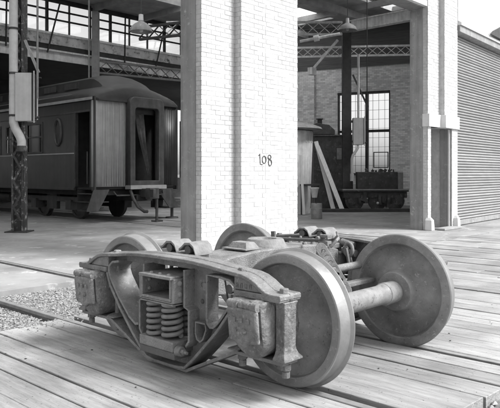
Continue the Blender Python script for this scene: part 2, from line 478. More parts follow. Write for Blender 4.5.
# doorway: lintel, reveal, frame, door, guards
mb = MB()
mb.box(14.955, 15.60, 7.70, 7.90, DH-.0, DH+.33, T); mb.build('door_lintel', 'white_paint', pier2, bev=.008)
mb = MB(); mb.box(-.05, s2+.01, -.05, .2, DH-.01, DH+.325, MR); mb.build('door_lintel', 'white_paint', pier2, bev=.008)
mb = MB(); mb.box(s1-.03, s1-.001, .04, .33, 0, DH-.01, MR); mb.build('door_reveal', 'jamb', pier2, bev=.003)
mb = MB(); mb.box(s1-.06, s1-.032, .06, .10, 0, DH-.03, MR); mb.build('door_frame', 'white_paint', pier2)
mb = MB(); mb.box(DW0+.003, DW0+.05, 8.0, 8.08, 0, DH-.01, T); mb.build('door_frame', 'jamb', pier2)
Md = T @ Matrix.Translation((DW0+.06, 8.1, 0)) @ Matrix.Rotation(R(38), 4, 'Z')
mb = MB(); mb.box(0, .86, 0, .045, .02, DH-.06, Md)
for z in (.25, 1.2, 2.2): mb.box(.05, .8, -.02, -.001, z, z+.12, Md)
dr = mb.build('door', 'iron', pier2, bev=.004)
mb = MB(); mb.cyl(Md @ Vector((.78, -.06, 1.05)), Md @ Vector((.78, -.002, 1.05)), .03); mb.build('handle', 'car_trim', dr, smooth=40)
for gx, gy in ((14.93, 7.62), (16.22, 7.52)):
    mb = MB(); mb.add([(a, b, c) for c, k in ((0, 0), (.26, .015), (.34, .07)) for a, b in
        ((gx+k, gy+k), (gx+.17-k, gy+k), (gx+.17-k, gy+.20), (gx+k, gy+.20))],
        [(0,1,5,4),(1,2,6,5),(2,3,7,6),(3,0,4,7),(4,5,9,8),(5,6,10,9),(6,7,11,10),(7,4,8,11),(8,9,10,11),(3,2,1,0)], T)
    mb.build('corner_guard', 'white_paint', pier2, bev=.015)
mb = MB(); mb.box(15.2, 16.2, 7.40, 7.70, 0, .05, T); mb.build('door_step', 'concrete', pier2, bev=.01)

# steel lintel over the right-hand bay
lin = thing('door_lintel', (12.2, 7.9, 5.72), 'riveted steel lintel spanning the open bay beside the narrow brick pier', 'lintel')
mb = MB(); mb.box(-2.73, 2.84, -.02, .40, 0, .03); mb.box(-2.73, 2.84, .0, .02, .031, .6); mb.build('plate_girder', 'jamb', lin, bev=.004)
mb = MB(); mb.box(-2.73, 2.78, -.13, -.021, .02, .16); mb.build('edge_angle', 'steel_light', lin, bev=.004)
# walls over the openings and the pier beyond the frame
fw = thing('front_wall', (0, 8.2, 0), 'pale brick wall carried above the open bays', 'wall')
mb = MB()
mb.box(9.4605, 14.999, -.39, .35, 6.33, 8.6); mb.box(1.6, 7.149, -.39, .35, 5.75, 8.6); mb.box(-9, 1.599, -.39, .35, -.09, 8.6)
mb.build('masonry', 'brick', fw)

# rolling door (turned a little, the next facet of the front)
door = thing('rolling_door', C2, 'pale slatted rolling steel door shut beside the doorway pier', 'rolling door', rz=ROT)
x0, x1, zt = s2+.012, s2+4.6, 5.56
sl = MB(); pz = .0775
sl.add([(x0, y, z) for y, z in ((.16, 0), (.128, .014), (.118, .036), (.126, .06), (.15, .070), (.16, .0772))] +
       [(x1, y, z) for y, z in ((.16, 0), (.128, .014), (.118, .036), (.126, .06), (.15, .070), (.16, .0772))],
       [(i, i+1, i+7, i+6) for i in range(5)] + [(0,6,11,5)])
first = sl.build('slat', 'slat', door, smooth=50); first.location = (0, 0, .16)
nsl = int((5.28-.16)/pz)
for i in range(1, nsl):
    c = first.copy(); COL.objects.link(c); c.parent = door; c.location = (random.uniform(-.004, .004), random.uniform(-.004, .004), .16+i*pz)
ztop = .16 + nsl*pz
mb = MB(); mb.box(x0, x1, .10, .18, .02, .158); mb.build('bottom_bar', 'jamb', door, bev=.01)
mb = MB(); mb.add([(x, y, z) for x in (x0, x1) for y, z in ((.17, ztop+.002), (-.06, ztop+.05), (-.06, ztop+.22), (.17, ztop+.22))],
    [(0,1,5,4),(1,2,6,5),(2,3,7,6),(0,4,7,3),(0,3,2,1),(4,5,6,7)]); mb.build('hood', 'jamb', door, bev=.006)
mb = MB(); mb.box(x0, x1, -.10, .2, ztop+.225, ztop+.30); mb.build('head_angle', 'white_paint', door, bev=.004)
mb = MB(); mb.box(x0, x0+.05, .04, .19, 0, ztop); mb.build('guide_rail', 'jamb', door)
mb = MB(); mb.box(x0, x1, .0, .5, ztop+.36, 8.6); mb.box(x1+.001, 13.5, 0, .5, -.09, 8.6)
mb.build('wall_above', 'brick', door)
# sloping canopy bracket by the door head
cb = thing('canopy_edge', C2 + dd*3.1 + nn*.12 + Vector((0, 0, 5.45)), 'dark sloping canopy edge over the rolling door', 'canopy', rz=ROT)
mb = MB(); mb.add([(0,-.05,.16),(1.8,-.05,.16),(1.8,-.05,.85),(.25,-.05,.30),(0,0,.16),(1.8,0,.16),(1.8,0,.85),(.25,0,.30)],
    [(0,1,2,3),(7,6,5,4),(0,4,5,1),(1,5,6,2),(2,6,7,3),(3,7,4,0)]); mb.build('side_plate', 'iron', cb)

# ============================================================ the railway truck
trk = thing('railway_truck', (U0, WC, 0), 'grey cast steel railway truck with four bare wheels standing on the planked track', 'railway truck')
A = WB/2        # axle offset 0.909
# ---- wheels and axles
prof = [(.012,.395),(.0,.404),(.0,.455),(.004,.473),(.012,.481),(.020,.481),(.030,.472),(.040,.462),(.060,.4585),(.125,.4545),(.134,.450),(.139,.440)]
prof_rim_out = [(.139,.440),(.140,.392),(.136,.386)]
prof_web = [(.136,.386),(.100,.378),(.080,.352),(.074,.30),(.084,.24),(.104,.19),(.132,.158),(.156,.148),(.166,.140),(.168,.130),(.168,.075)]
prof_web_in = [(.012,.395),(.040,.386),(.058,.372),(.066,.35),(.062,.31),(.052,.265),(.040,.225),(.030,.200),(.016,.184),(-.004,.175),(-.058,.166),(-.068,.158),(-.071,.145),(-.071,.085)]
def wheel(parent, sgn):
    def P(pr): return [((.678+a)*sgn, r) for a, r in pr]
    mb = MB(); mb.lathe(P(prof_web), 96); mb.lathe(P(prof_web_in), 96); mb.lathe(P(prof_rim_out), 96)
    wh = mb.build('wheel', 'wheel_web', parent, smooth=35)
    wh.data.materials.append(MATS['wheel_rim'])
    mb = MB(); mb.lathe(P(prof[2:]), 128); mb.build('tread', 'tread', wh, smooth=28)
    mb = MB(); mb.lathe(P([(.1412,.4415),(.1412,.392),(.130,.388)]), 96); mb.build('rim_face', 'wheel_rim', wh, smooth=28)
    mb = MB(); mb.lathe(P([(.011,.394),(-.0012,.404),(-.0012,.456),(.003,.473)]), 96); mb.build('flange_face', 'wheel_rim', wh, smooth=28)
    return wh
for yy in (-A, A):
    mb = MB()
    mb.lathe([(-1.15,.0),(-1.15,.062),(-.86,.062),(-.85,.088),(-.44,.0935),(-.435,.088),(-.40,.080),(.40,.080),(.435,.088),(.44,.0935),(.85,.088),(.86,.062),(1.15,.062),(1.15,0)], 40)
    ax = mb.build('axle', 'axle', trk, smooth=30, loc=(0, yy, .4575))
    for sg in (-1, 1): wheel(ax, sg)
    ax.rotation_euler = (random.uniform(0, 6), 0, 0)

# ---- sideframes
XF, HW = 1.04, .105
half_top = [(0,.842),(.16,.842),(.32,.838),(.48,.826),(.60,.813),(.72,.803),(.80,.796),(.86,.782),(.92,.755),(.97,.722),(1.01,.702),(1.06,.694),(1.135,.694)]
half_low = [(1.135,.648),(.745,.648),(.73,.61),(.70,.545),(.56,.375),(.40,.215),(.30,.12),(.22,.055),(.12,.044)]
def mir(h): return [(-a, b) for a, b in h]
outer = half_top + half_low + [(0,.044)] + list(reversed(mir(half_low))) + list(reversed(mir(half_top[1:])))
def win(sg):
    if sg > 0: p = [(.275,.752),(.58,.750),(.67,.735),(.715,.70),(.722,.655),(.70,.605),(.58,.46),(.44,.325),(.36,.28),(.32,.29),(.312,.33),(.312,.49),(.275,.51)]
    else: p = [(.455,.752),(.58,.750),(.68,.738),(.725,.705),(.73,.655),(.71,.605),(.59,.462),(.54,.412),(.515,.393),(.485,.39),(.46,.412),(.452,.45)]
    return [(a*sg, b) for a, b in p]
bol_open = [(-.235,.765),(.235,.765),(.235,.50),(.285,.48),(.285,.26),(.25,.215),(-.25,.215),(-.285,.26),(-.285,.48),(-.235,.50)]
pocket = lambda sg: [(sg*a, b) for a, b in [(.32,.40),(.42,.40),(.43,.36),(.40,.29),(.37,.265),(.335,.28),(.32,.32)]]
holes = [win(1), win(-1), bol_open, pocket(-1)]
def sideframe(sg):
    x = sg*XF
    sf = fill_plate('sideframe', outer, holes, .036, .006, 'cast', trk, x-sg*.01)
    mb = MB()
    top = list(reversed(half_top)) + mir(half_top[1:])
    mb.strip([(a, b-.012) for a, b in top], x-HW, x+HW, .026)
    low = [q for q in half_low[1:]] + [(0,.044)] + list(reversed(mir(half_low[1:])))
    mb.strip(low, x-HW*.9, x+HW*.9, .022)
    for s2_ in (1, -1):
        mb.strip([(s2_*a, b) for a, b in [(1.135,.668),(.74,.668)]], x-HW, x+HW, .040)
        mb.strip([(s2_*1.125, .69), (s2_*1.125, .66)], x-HW, x+HW, .03)
    mb.build('flange', 'cast', sf, bev=.005, smooth=40, rough=.0015, rscale=25)
    mb = MB()
    for s2_ in (1, -1):
        xi, xo = (x-sg*.13, x+sg*.09) if s2_ > 0 else (x-sg*.02, x+sg*.088)
        mb = MB()
        if s2_ > 0: mb.strip([q for q in win(1)][1:10], min(xi, xo), max(xi, xo), .020)
        else: mb.strip(win(-1), min(xi, xo), max(xi, xo), .018, True)
        mb.build('window_rim', 'cast', sf, bev=.004, smooth=22)
        mb = MB(); mb.strip([(s2_*.235,.765),(s2_*.235,.50),(s2_*.285,.48),(s2_*.285,.26),(s2_*.25,.215)], x-HW, x+HW, .020); mb.build('column_guide', 'cast', sf, bev=.004, smooth=40)
        if s2_ < 0: mb = MB(); mb.strip(pocket(s2_), x-HW*.7, x+HW*.7, .014, True); mb.build('pocket_rim', 'cast', sf, bev=.004, smooth=22)
    # column bolts and small ribs
    mb = MB()
    for s2_ in (1, -1):
        for y, z in ((.33,.66),(.33,.54),(.38,.46)) if s2_ < 0 else ():
            mb = MB(); mb.dome((x+sg*.007, s2_*y, z), .018, .014, (sg,0,0)); mb.build('column_bolt', 'cast_dark', sf, smooth=50)
    # nut block standing in the window (seen end-on)
    mb = MB(); mb.box(x-sg*.02, x+sg*.06, -.44, -.38, .63, .69); nb = mb.build('nut_block', 'cast', sf, bev=.006)
    # foot bosses where the box bolts pass
    mb = MB()
    for s2_ in (1, -1):
        for yb in (.72, 1.085):
            mb = MB(); mb.cyl((x, s2_*yb, .694 if yb > 1 else .80), (x, s2_*yb, .725 if yb > 1 else .822), .036, .030, 6)
            mb.build('bolt_head', 'cast', sf, bev=.004)
    for s2_ in (1, -1):
        mb = MB(); mb.prism([(s2_*p, q) for p, q in ((.725,.780),(.80,.772),(.86,.758),(.92,.731),(.97,.698),(.985,.690),(.725,.690))], x-.088, x+.088)
        mb.build('end_web', 'cast', sf, bev=.006, smooth=40)
    # embossed casting figures on the web near the box
    mb = MB()
    for k in range(4):
        mb = MB(); y0 = -.80 - k*.036 if False else -.735 - k*.04
        mb.box(x+sg*.085, x+sg*.092, y0-.010, y0-.004, .705, .735); mb.box(x+sg*.085, x+sg*.092, y0-.024, y0-.018, .705, .735)
        mb.box(x+sg*.085, x+sg*.0915, y0-.024, y0-.004, .731 if k % 2 else .718, .736 if k % 2 else .723)
        mb.build('cast_figure', 'cast', sf)
    # tie bar under the boxes
    tie = [(1.135,.262),(.72,.262),(.22,.032),(-.22,.032),(-.72,.262),(-1.135,.262)]
    mb = MB(); mb.strip(tie, x-.075, x+.075, .024); mb.build('tie_bar', 'cast', trk, bev=.004)
    return sf
sideframe(-1); sideframe(1)

# ---- journal boxes
def journal_box(sg, yc):
    x = sg*XF
    pr = [(-.138,.646),(.138,.646),(.142,.60),(.142,.42)] + [(.142*math.cos(R(t)), .40-.135*math.sin(R(t))) for t in range(10, 180, 14)] + [(-.142,.42),(-.142,.60)]
    mb = MB(); n = len(pr); vs = []
    secs = [(-.19,.97,0),(-.15,1,0),(-.05,1,0),(.05,1,0),(.13,1,0),(.165,.98,.006),(.178,.93,.016)]
    for d, k, up in secs:
        for a, b in pr:
            zz = .50 + (b-.50)*k
            dd_ = d - (max(0, .46-b)*.32 if d > .12 else 0)      # front leans in towards the bottom
            vs.append((x+sg*dd_, yc+a*k, zz))
    fs = []
    for i in range(len(secs)-1):
        for j in range(n): fs.append((i*n+j, i*n+(j+1) % n, (i+1)*n+(j+1) % n, (i+1)*n+j))
    fs += [tuple(range(n)), tuple((len(secs)-1)*n+j for j in range(n))]
    mb.add(vs, fs); jb = mb.build('journal_box', 'cast_box', trk, smooth=45, rough=.005, rscale=14)
    # lid
    xl = x+sg*.180
    ld = [(-.128,.585),(-.12,.605),(.12,.605),(.128,.585),(.128,.385),(.07,.375),(.04,.352),(-.01,.352),(-.04,.375),(-.128,.39)]
    mb = MB(); m2 = len(ld); vs = []
    for d, k in ((0, 1), (.020, 1), (.030, .90)):
        for a, b in ld:
            lean = (b-.60)*.10
            vs.append((xl+sg*(d+lean+.012), yc+a*k, .49+(b-.49)*k))
    fs = [(i*m2+j, i*m2+(j+1) % m2, (i+1)*m2+(j+1) % m2, (i+1)*m2+j) for i in range(2) for j in range(m2)] + [tuple(range(m2)), tuple(2*m2+j for j in range(m2))]
    mb.add(vs, fs); lid = mb.build('lid', 'cast_box', jb, bev=.006, rough=.003, rscale=22)
    for q, r_ in ((-.02, .020), (.055, .012)):
        mb = MB(); mb.dome((xl+sg*.030, yc+q, .46), r_, r_*.7, (sg,0,0)); mb.build('lid_stud', 'cast_box', jb, smooth=50)
    for q in (-.06, .0, .06):
        mb = MB(); mb.box(min(xl+sg*.036, xl+sg*.044), max(xl+sg*.036, xl+sg*.044), yc+q-.014, yc+q+.014, .515, .545); mb.build('lid_figure', 'cast_box', jb)
    # hinge barrel along the top of the lid
    mb = MB()
    for y0, y1, r in ((-.125,-.075,.030),(-.068,.03,.024),(.037,.125,.030)) if not (sg > 0 and yc < 0) else ((-.06,.03,.02),(.037,.125,.026)):
        mb.cyl((xl+sg*.012, yc+y0, .622), (xl+sg*.012, yc+y1, .622), r, n=14)
    mb.box(min(xl-sg*.07, xl), max(xl-sg*.07, xl), yc-.10, yc-.04, .625, .652); mb.box(min(xl-sg*.07, xl), max(xl-sg*.07, xl), yc+.05, yc+.11, .625, .652)
    mb.build('hinge', 'cast_box', jb, smooth=50, rough=.003, rscale=30)
    # bolt lugs either side, flared foot, bolts with nuts
    for s2_ in (1, -1):
        yb = yc + s2_*.19
        mb = MB()
        hwx = .075
        inner = s2_*yc < 0
        secs = [(.646,.070,.048),(.62,.060,.038),(.36,.058,.036),(.335,.062,.040),(.310,.074,.050),(.290,.092,.066),(.276,.094,.068)]
        if inner: secs = [(.30,.02,.02),(.286,.085,.06),(.276,.09,.065)]
        vs = []; fs = []
        for z, hx, hy in secs:
            vs += [(x-hx, yb-hy if s2_ < 0 else yb-.036, z), (x+hx, yb-hy if s2_ < 0 else yb-.036, z),
                   (x+hx, yb+.036 if s2_ < 0 else yb+hy, z), (x-hx, yb+.036 if s2_ < 0 else yb+hy, z)]
        for i in range(len(secs)-1):
            for j in range(4): fs.append((4*i+j, 4*i+(j+1) % 4, 4*i+4+(j+1) % 4, 4*i+4+j))
        fs += [(0,1,2,3), tuple(4*(len(secs)-1)+j for j in range(4))]
        mb.add(vs, fs)
        if not inner: mb.box(x-.03-sg*.05, x+.03-sg*.05, min(yb, yc+s2_*.12), max(yb, yc+s2_*.12), .31, .64)
        mb.build('bolt_lug', 'cast_box', jb, bev=.006, smooth=40)
        mb = MB(); mb.cyl((x, yb, .19), (x, yb, .70), .021, n=12); mb.cyl((x, yb, .206), (x, yb, .246), .036, n=6); mb.cyl((x, yb, .158), (x, yb, .199), .026, n=10)
        mb.build('box_bolt', 'cast', jb, bev=.003)
    return jb
for sg in (-1, 1):
    for yc in (-A, A): journal_box(sg, yc)

# ---- springs, seats, bolster
sp = MB(); turns, r0, wr = 5.9, .066, .0168
pts = []
for i in range(int(turns*22)+1):
    t = i/(turns*22); ang = 2*math.pi*turns*t
    zz = .268 + (.498-.268)*min(1, max(0, (t-.06)/.88)); pts.append((r0*math.cos(ang), r0*math.sin(ang), zz))
sp.tube(pts, wr, 10)
proto = sp.build('coil_spring', 'spring', trk, smooth=60)
first = True
for sg in (-1, 1):
    for dx in (.088, -.088):
        for dy in (.088, -.088):
            o = proto if first else inst(proto, trk); first = False
            o.location = (sg*XF + dx, dy, 0); o.rotation_euler = (0, 0, random.uniform(0, 6))
for sg in (-1, 1):
    x = sg*XF
    mb = MB(); mb.box(x-.175, x+.175, -.195, .195, .175, .248)
    st = mb.build('spring_seat', 'cast', trk, bev=.008, rough=.002)
    mb = MB(); mb.box(x-.165, x+.165, -.20, .20, .120, .172); mb.box(x-.07, x+.07, -.225, .225, .17, .215)
    mb.build('lower_plate', 'cast_dark', st, bev=.005)
    mb = MB(); mb.box(x-.17, x+.17, -.19, .19, .505, .516); mb.box(x-.165, x+.165, -.185, .185, .5185, .532); mb.build('spring_cap', 'cast', trk, bev=.003)
    # lug with a nut on the corner of the seat
    mb = MB(); mb.cyl((x+sg*.13, -.20, .185), (x+sg*.13, -.245, .185), .040, .034, 14); mb.cyl((x+sg*.13, -.246, .185), (x+sg*.13, -.272, .185), .022, n=6)
    mb.cyl((x+sg*.13, -.273, .185), (x+sg*.13, -.30, .185), .011, n=8); mb.build('seat_lug', 'cast', st, smooth=35)
# bolster: hollow ends
bz0, bz1, bw_ = .535, .715, .172
bolst = None
mb = MB()
secs = [(-.86,.172,.535,.735),(-.60,.18,.50,.80),(-.25,.19,.40,.825),(.25,.19,.40,.825),(.60,.18,.50,.80),(.86,.172,.535,.735)]
vs = []; fs = []
for x, hw, za, zb in secs: vs += [(x,-hw,za),(x,hw,za),(x,hw,zb),(x,-hw,zb)]
for i in range(len(secs)-1):
    for j in range(4): fs.append((4*i+j, 4*i+(j+1) % 4, 4*i+4+(j+1) % 4, 4*i+4+j))
fs += [(0,1,2,3), tuple(4*(len(secs)-1)+j for j in range(4))]
mb.add(vs, fs); bolst = mb.build('bolster', 'cast', trk, bev=.012, rough=.002)
for sg in (-1, 1):
    a, b = .8605, 1.215
    X = lambda q: q*sg
    def bx(mb, xa, xb, *r): mb.box(min(xa*sg, xb*sg), max(xa*sg, xb*sg), *r)
    mb = MB(); bx(mb, a, b+.015, -bw_-.012, bw_+.012, bz1-.022, bz1); mb.build('end_top', 'cast', bolst, bev=.004)
    mb = MB(); bx(mb, a, b, -bw_, bw_, bz0, bz0+.02); mb.build('end_bottom', 'cast', bolst, bev=.004)
    for s2_ in (1, -1):
        mb = MB(); ya, yb = sorted((s2_*bw_, s2_*(bw_-.018))); bx(mb, a, b, ya, yb, bz0+.0205, bz1-.0225); mb.build('end_side', 'cast', bolst, bev=.003)
    # gib plates bolted to the sides
    for s2_ in (1, -1):
        mb = MB(); ya, yb = sorted((s2_*(bw_+.0005), s2_*(bw_+.030))); bx(mb, XF+.02, b-.005, ya, yb, bz0-.01, bz1-.015)
        gp = mb.build('gib_plate', 'cast', bolst, bev=.004)
        mb = MB()
        for z in (.585, .665): mb.dome((X(XF+.115), s2_*(bw_+.030), z), .022, .016, (0, s2_, 0), 12, 3)
        mb.build('gib_bolt', 'cast_pale', bolst, smooth=60)
    mb = MB()
    for y in (-.10, .0, .10): mb.dome((X(1.17), y, bz1), .018, .014, (0,0,1), 10, 3)
    for z in (.59, .66): mb.dome((X(1.15), .153, z), .018, .014, (0,-1,0), 10, 3)
    bx(mb, .862, .874, -.153, .153, bz0+.021, bz1-.023)
    mb.dome((X(.875), -.05, .64), .02, .014, (sg,0,0)); mb.dome((X(.875), .06, .60), .02, .014, (sg,0,0))
    mb.build('bolster_rivets', 'cast', bolst, smooth=60)
# centre plate and flat ledge
mb = MB(); mb.lathe([(.820,.19),(.838,.185),(.850,.175),(.885,.16),(.892,.15),(.892,.10),(.872,.092),(.872,.0)], 40, 'z'); mb.build('center_plate', 'cast_pale', bolst, smooth=35)
mb = MB(); mb.box(-.40,-.20,-.14,.14,.826,.838); mb.add([(a,b,c) for c,k in ((.838,0),(.885,.03)) for a,b in ((-.36+k,-.11+k),(-.20-k,-.11+k),(-.20-k,.11-k),(-.36+k,.11-k))],
    [(0,1,5,4),(1,2,6,5),(2,3,7,6),(3,0,4,7),(4,5,6,7)]); mb.build('bolster_pad', 'cast_pale', bolst, bev=.004)
# side bearings: pairs of bent saddles
def saddle(x, y):
    sb = MB()
    # block with an arched cap
    sb.box(x-.075, x+.075, y-.055, y+.055, .79, .835)
    s_ = sb.build('side_bearing', 'cast', trk, bev=.006)
    mb = MB()
    prf = [(-.085,.845),(-.06,.90),(-.02,.925),(.04,.922),(.085,.885),(.11,.872)]
    vs = []; 
    for a, b in prf: vs += [(x-.10, y+a, b), (x+.09, y+a, b+.004)]
    for a, b in prf: vs += [(x-.10, y+a, b-.020), (x+.09, y+a, b-.016)]
    k = len(prf)*2; fs = []
    for i in range(len(prf)-1):
        fs += [(2*i, 2*i+1, 2*i+3, 2*i+2), (k+2*i, k+2*i+2, k+2*i+3, k+2*i+1), (2*i, 2*i+2, k+2*i+2, k+2*i), (2*i+1, k+2*i+1, k+2*i+3, 2*i+3)]
    fs += [(0, k, k+1, 1), (2*len(prf)-2, 2*len(prf)-1, k+2*len(prf)-1, k+2*len(prf)-2)]
    mb.add(vs, fs); mb.build('saddle', 'cast_pale', s_, bev=.003, smooth=35)
    mb = MB(); mb.cyl((x-.085, y+.02, .866), (x+.08, y+.02, .866), .034, n=16); mb.box(x-.05, x+.05, y-.05, y-.03, .836, .885); mb.build('roller', 'cast_dark', s_, smooth=40)
for x in (-.80, .90):
    for y in (0.0, .22): saddle(x, y)
# carrier under the outer saddle pair, from bolster to sideframe
for sg in (-1, 1):
    mb = MB(); mb.box(min(sg*.70, sg*.96), max(sg*.70, sg*.96), -.16, .33, .745, .792); mb.build('bearing_ledge', 'cast', bolst, bev=.006)

# ---- brake rigging
for s2_ in (1, -1):
    yb = s2_*(A-.52)
    bm_ = MB(); bm_.cyl((-.70, yb, .40), (.70, yb, .40), .028, n=14)
    bm_.tube([(-.70, yb, .40), (0, yb-s2_*.14, .40), (.70, yb, .40)], .014, 8)
    bb = bm_.build('brake_beam', 'cast_dark', trk, smooth=40)
    for sg in (-1, 1):
        mb = MB(); prc = arc(0, 0, .490, 160, 200, 8); prc2 = list(reversed(arc(0, 0, .535, 163, 197, 8)))
        poly = [((s2_*(A + q[0])), .457+q[1]-.02) for q in prc+prc2]
        mb.prism(poly, sg*.745-.045, sg*.745+.045); mb.build('brake_shoe', 'cast', trk, bev=.004)
        mb = MB(); mb.bar((sg*.72, yb, .40), (sg*.72, s2_*(A-.53), .46), .06, .05); mb.bar((sg*.80, yb+s2_*-.02, .44), (sg*.80, yb-s2_*.09, .76), .03, .02); mb.build('brake_hanger', 'cast_dark', trk, bev=.004)
# cross rods seen through the window
mb = MB(); mb.cyl((-.97, -.52, .64), (.97, -.52, .64), .034, n=14); mb.build('cross_rod', 'cast', trk, smooth=40)
mb = MB(); mb.box(-.93, .93, -.66, -.58, .50, .535); mb.build('cross_bar', 'cast', trk, bev=.004)
mb = MB(); mb.box(-.90, .90, -.50, -.42, .36, .385); mb.build('spring_plank', 'cast', trk, bev=.004)
# perforated brake lever strap beside the front wheel
L_ = .40; ol = arc(0, 0, .042, 90, 270, 6) + arc(L_, 0, .042, -90, 90, 6)
hl = [[(q[0]+.035+k*.055, q[1]) for q in [(.019*math.cos(t), .024*math.sin(t)) for t in [j*math.pi/5 for j in range(10)]]] for k in range(7)]
stp = fill_plate('brake_lever', ol, hl, .016, .002, 'cast_pale', trk, 0)
p_a, p_b = Vector((.03, -.58, .85)), Vector((.03, -.84, .52))
yx = (p_b-p_a).normalized(); xx = Vector((-.80, -.30, .5)); xx = (xx - yx*xx.dot(yx)).normalized(); zx = xx.cross(yx)
stp.matrix_local = Matrix.Translation(p_a) @ Matrix((xx, yx, zx)).transposed().to_4x4()
def hw(name, mb, m='cast', **k): return mb.build(name, m, trk, bev=.003, smooth=35, **k)
mb = MB(); mb.bar((.26, -.30, .40), (.30, -.40, .93), .055, .022, (1,0,0)); hw('live_lever', mb)
mb = MB(); mb.cyl((.24, -.38, .90), (.36, -.38, .90), .018, n=10); hw('lever_pin', mb, 'cast_pale')
mb = MB(); mb.tube([(.30, -.40, .88), (.30, -.20, .87), (.30, .10, .86), (.30, .45, .84)], .016, 8); hw('pull_rod', mb, 'cast_dark')
mb = MB(); mb.box(.27, .33, -.47, -.39, .85, .875); mb.box(.27, .33, -.47, -.39, .905, .93); hw('clevis_upper', mb)
mb = MB(); mb.bar((.48, .30, .42), (.50, .34, .90), .05, .022, (1,0,0)); hw('dead_lever', mb)
for xq, yq in ((.55, -.10), (.62, .10), (.48, .12), (.40, -.12)):
    mb = MB(); mb.cyl((xq, yq, .79), (xq, yq, .835), .026, .022, 6); mb.cyl((xq, yq, .835), (xq, yq, .86), .012, n=8); hw('bolster_bolt', mb, 'cast_pale')
mb = MB(); mb.tube([(.60, -.26, .78), (.64, -.30, .84), (.70, -.28, .86), (.72, -.22, .82), (.70, -.18, .78)], .014, 8); hw('chain_link', mb, 'cast_pale')
# hanger hook on the far sideframe
mb = MB()
mb.cyl((.93, -.30, .775), (.93, -.16, .80), .034, n=14); mb.cyl((.93, -.32, .70), (.93, -.18, .72), .034, n=14)
hk = mb.build('hanger_pins', 'cast', trk, smooth=40)
mb = MB(); mb.tube([(.86, -.27+.0*t, .742) for t in (0,)] + [(.86+.0*i, -.285+.045*math.cos(t), .742+.062*math.sin(t)) for i, t in enumerate([k*.52 for k in range(1, 13)])], .017, 8); mb.build('hanger_loop', 'cast_pale', hk, smooth=60)
mb = MB(); mb.cyl((.86, -.30, .69), (.88, -.36, .42), .012, n=8); mb.box(.84, .92, -.42, -.34, .40, .47); mb.build('hanger_rod', 'cast', hk, smooth=40)
mb = MB(); mb.box(.915, .955, -.14, .12, .70, .83); mb.tube([(.90, -.10, .83), (.90, -.13, .86), (.90, -.12, .90)], .012, 6); mb.dome((.915, -.02, .775), .02, .012, (-1,0,0)); mb.build('hanger_bracket', 'cast', trk, bev=.005)

# ============================================================ shop interior: shell
roof = thing('shop_roof', (10, 15, 8.3), 'dark boarded shop roof on steel beams', 'roof')
mb = MB()
# deck open for skylight bands, widened and added to brighten the interior
T = Matrix.Translation((-10, -15, -8.3))
mb.box(-9, 29, 7.8, 8.7, 8.5, 8.7, T); mb.box(-9, -7.5, 8.7002, 14.2998, 8.5, 8.7, T); mb.box(24.4, 29, 8.7002, 14.2998, 8.5, 8.7, T)
mb.box(-9, 29, 14.3, 16.9, 8.5, 8.7, T); mb.box(-9, 29, 20.1, 23.2, 8.5, 8.7, T)
mb.box(-9, -7.5, 16.9002, 20.0998, 8.5, 8.7, T); mb.box(23.7, 29, 16.9002, 20.0998, 8.5, 8.7, T)
mb.build('roof_deck', 'roof_deck', roof)
for u in [-5 + 2.5*k for k in range(13)]:
    mb = MB(); mb.box(u-.08, u+.08, 8.2, 23.0, 8.25, 8.499, T); mb.build('rafter', 'roof_beam', roof)
for y in (11.3, 15.0, 18.9):
    mb = MB(); mb.box(-9, 24.3, y-.10, y+.10, 7.95, 8.248, T); mb.build('purlin', 'roof_beam', roof)
for y0, y1 in ((8.7, 14.3), (16.9, 20.1)):
    for k in range(13):
        u = -7.5 + k*2.4
        mb = MB(); mb.box(u+.03, u+2.37, y0+.01, y1-.01, 8.60, 8.61, T); mb.build('fill_skylight_pane', 'glass' if u > 13 and y0 < 10 else 'frosted_glass', roof)  # mostly unseen panes, put in as fill light for the shop
        mb = MB(); mb.box(u-.029, u+.029, y0, y1, 8.55, 8.68, T); mb.build('glazing_bar', 'roof_beam', roof)
# rear lean-to roof and rear wall
mat('rear_dark', .06, .85, .3, 2, .2, 20)
lt = thing('lean_to', (10, 26.5, 0), 'dark low rear wall and roof behind the clerestory', 'building')
mb = MB(); mb.box(-19, 19, -3.3, 4.4, 6.0, 6.15); mb.build('lean_to_roof', 'rear_dark', lt)
bays = [-18 + 3.0*k for k in range(12)]
mb = MB()
mb.box(-19, 19, 3.5, 3.8, -.09, 1.2); mb.box(-19, -18, 3.5, 3.8, 1.2002, 4.7); mb.box(18, 19, 3.5, 3.8, 1.2002, 4.7)
for q in bays[1:]: mb.box(q-.35, q+.35, 3.5, 3.8, 1.2002, 4.6998)
mb.box(-19, 5.4, 3.5, 3.8, 4.7002, 6.0); mb.box(8.0, 14.9, 3.5, 3.8, 4.7002, 6.0); mb.box(16.1, 19, 3.5, 3.8, 4.7002, 6.0)
mb.box(5.4, 8.0, 3.5, 3.8, 4.7002, 5.35); mb.box(5.4, 8.0, 3.5, 3.8, 5.8, 6.0); mb.box(14.9, 16.1, 3.5, 3.8, 5.4, 6.0)
mb.build('rear_wall', 'rear_dark', lt)
for x0, x1, z0, z1 in [(5.4, 8.0, 5.35, 5.8), (14.9, 16.1, 4.7, 5.4)] + [(q+.352, q+2.648, 1.202, 4.698) for q in bays]:
    mb = MB(); mb.box(x0, x1, 3.6, 3.61, z0, z1); mb.build('window_pane', 'glass', lt)
    n = max(2, round((x1-x0)/.6))
    for k in range(1, n):
        mb = MB(); mb.box(x0+(x1-x0)*k/n-.02, x0+(x1-x0)*k/n+.02, 3.55, 3.65, z0, z1); mb.build('muntin', 'black', lt)
lw_ = thing('side_wall', (-9.2, 18, 0), 'dark end wall of the shop beyond the passenger car', 'wall')
mb = MB(); mb.box(-.2, .2, -10.2, 13, -.09, 8.6); mb.build('masonry', 'roof_deck', lw_)

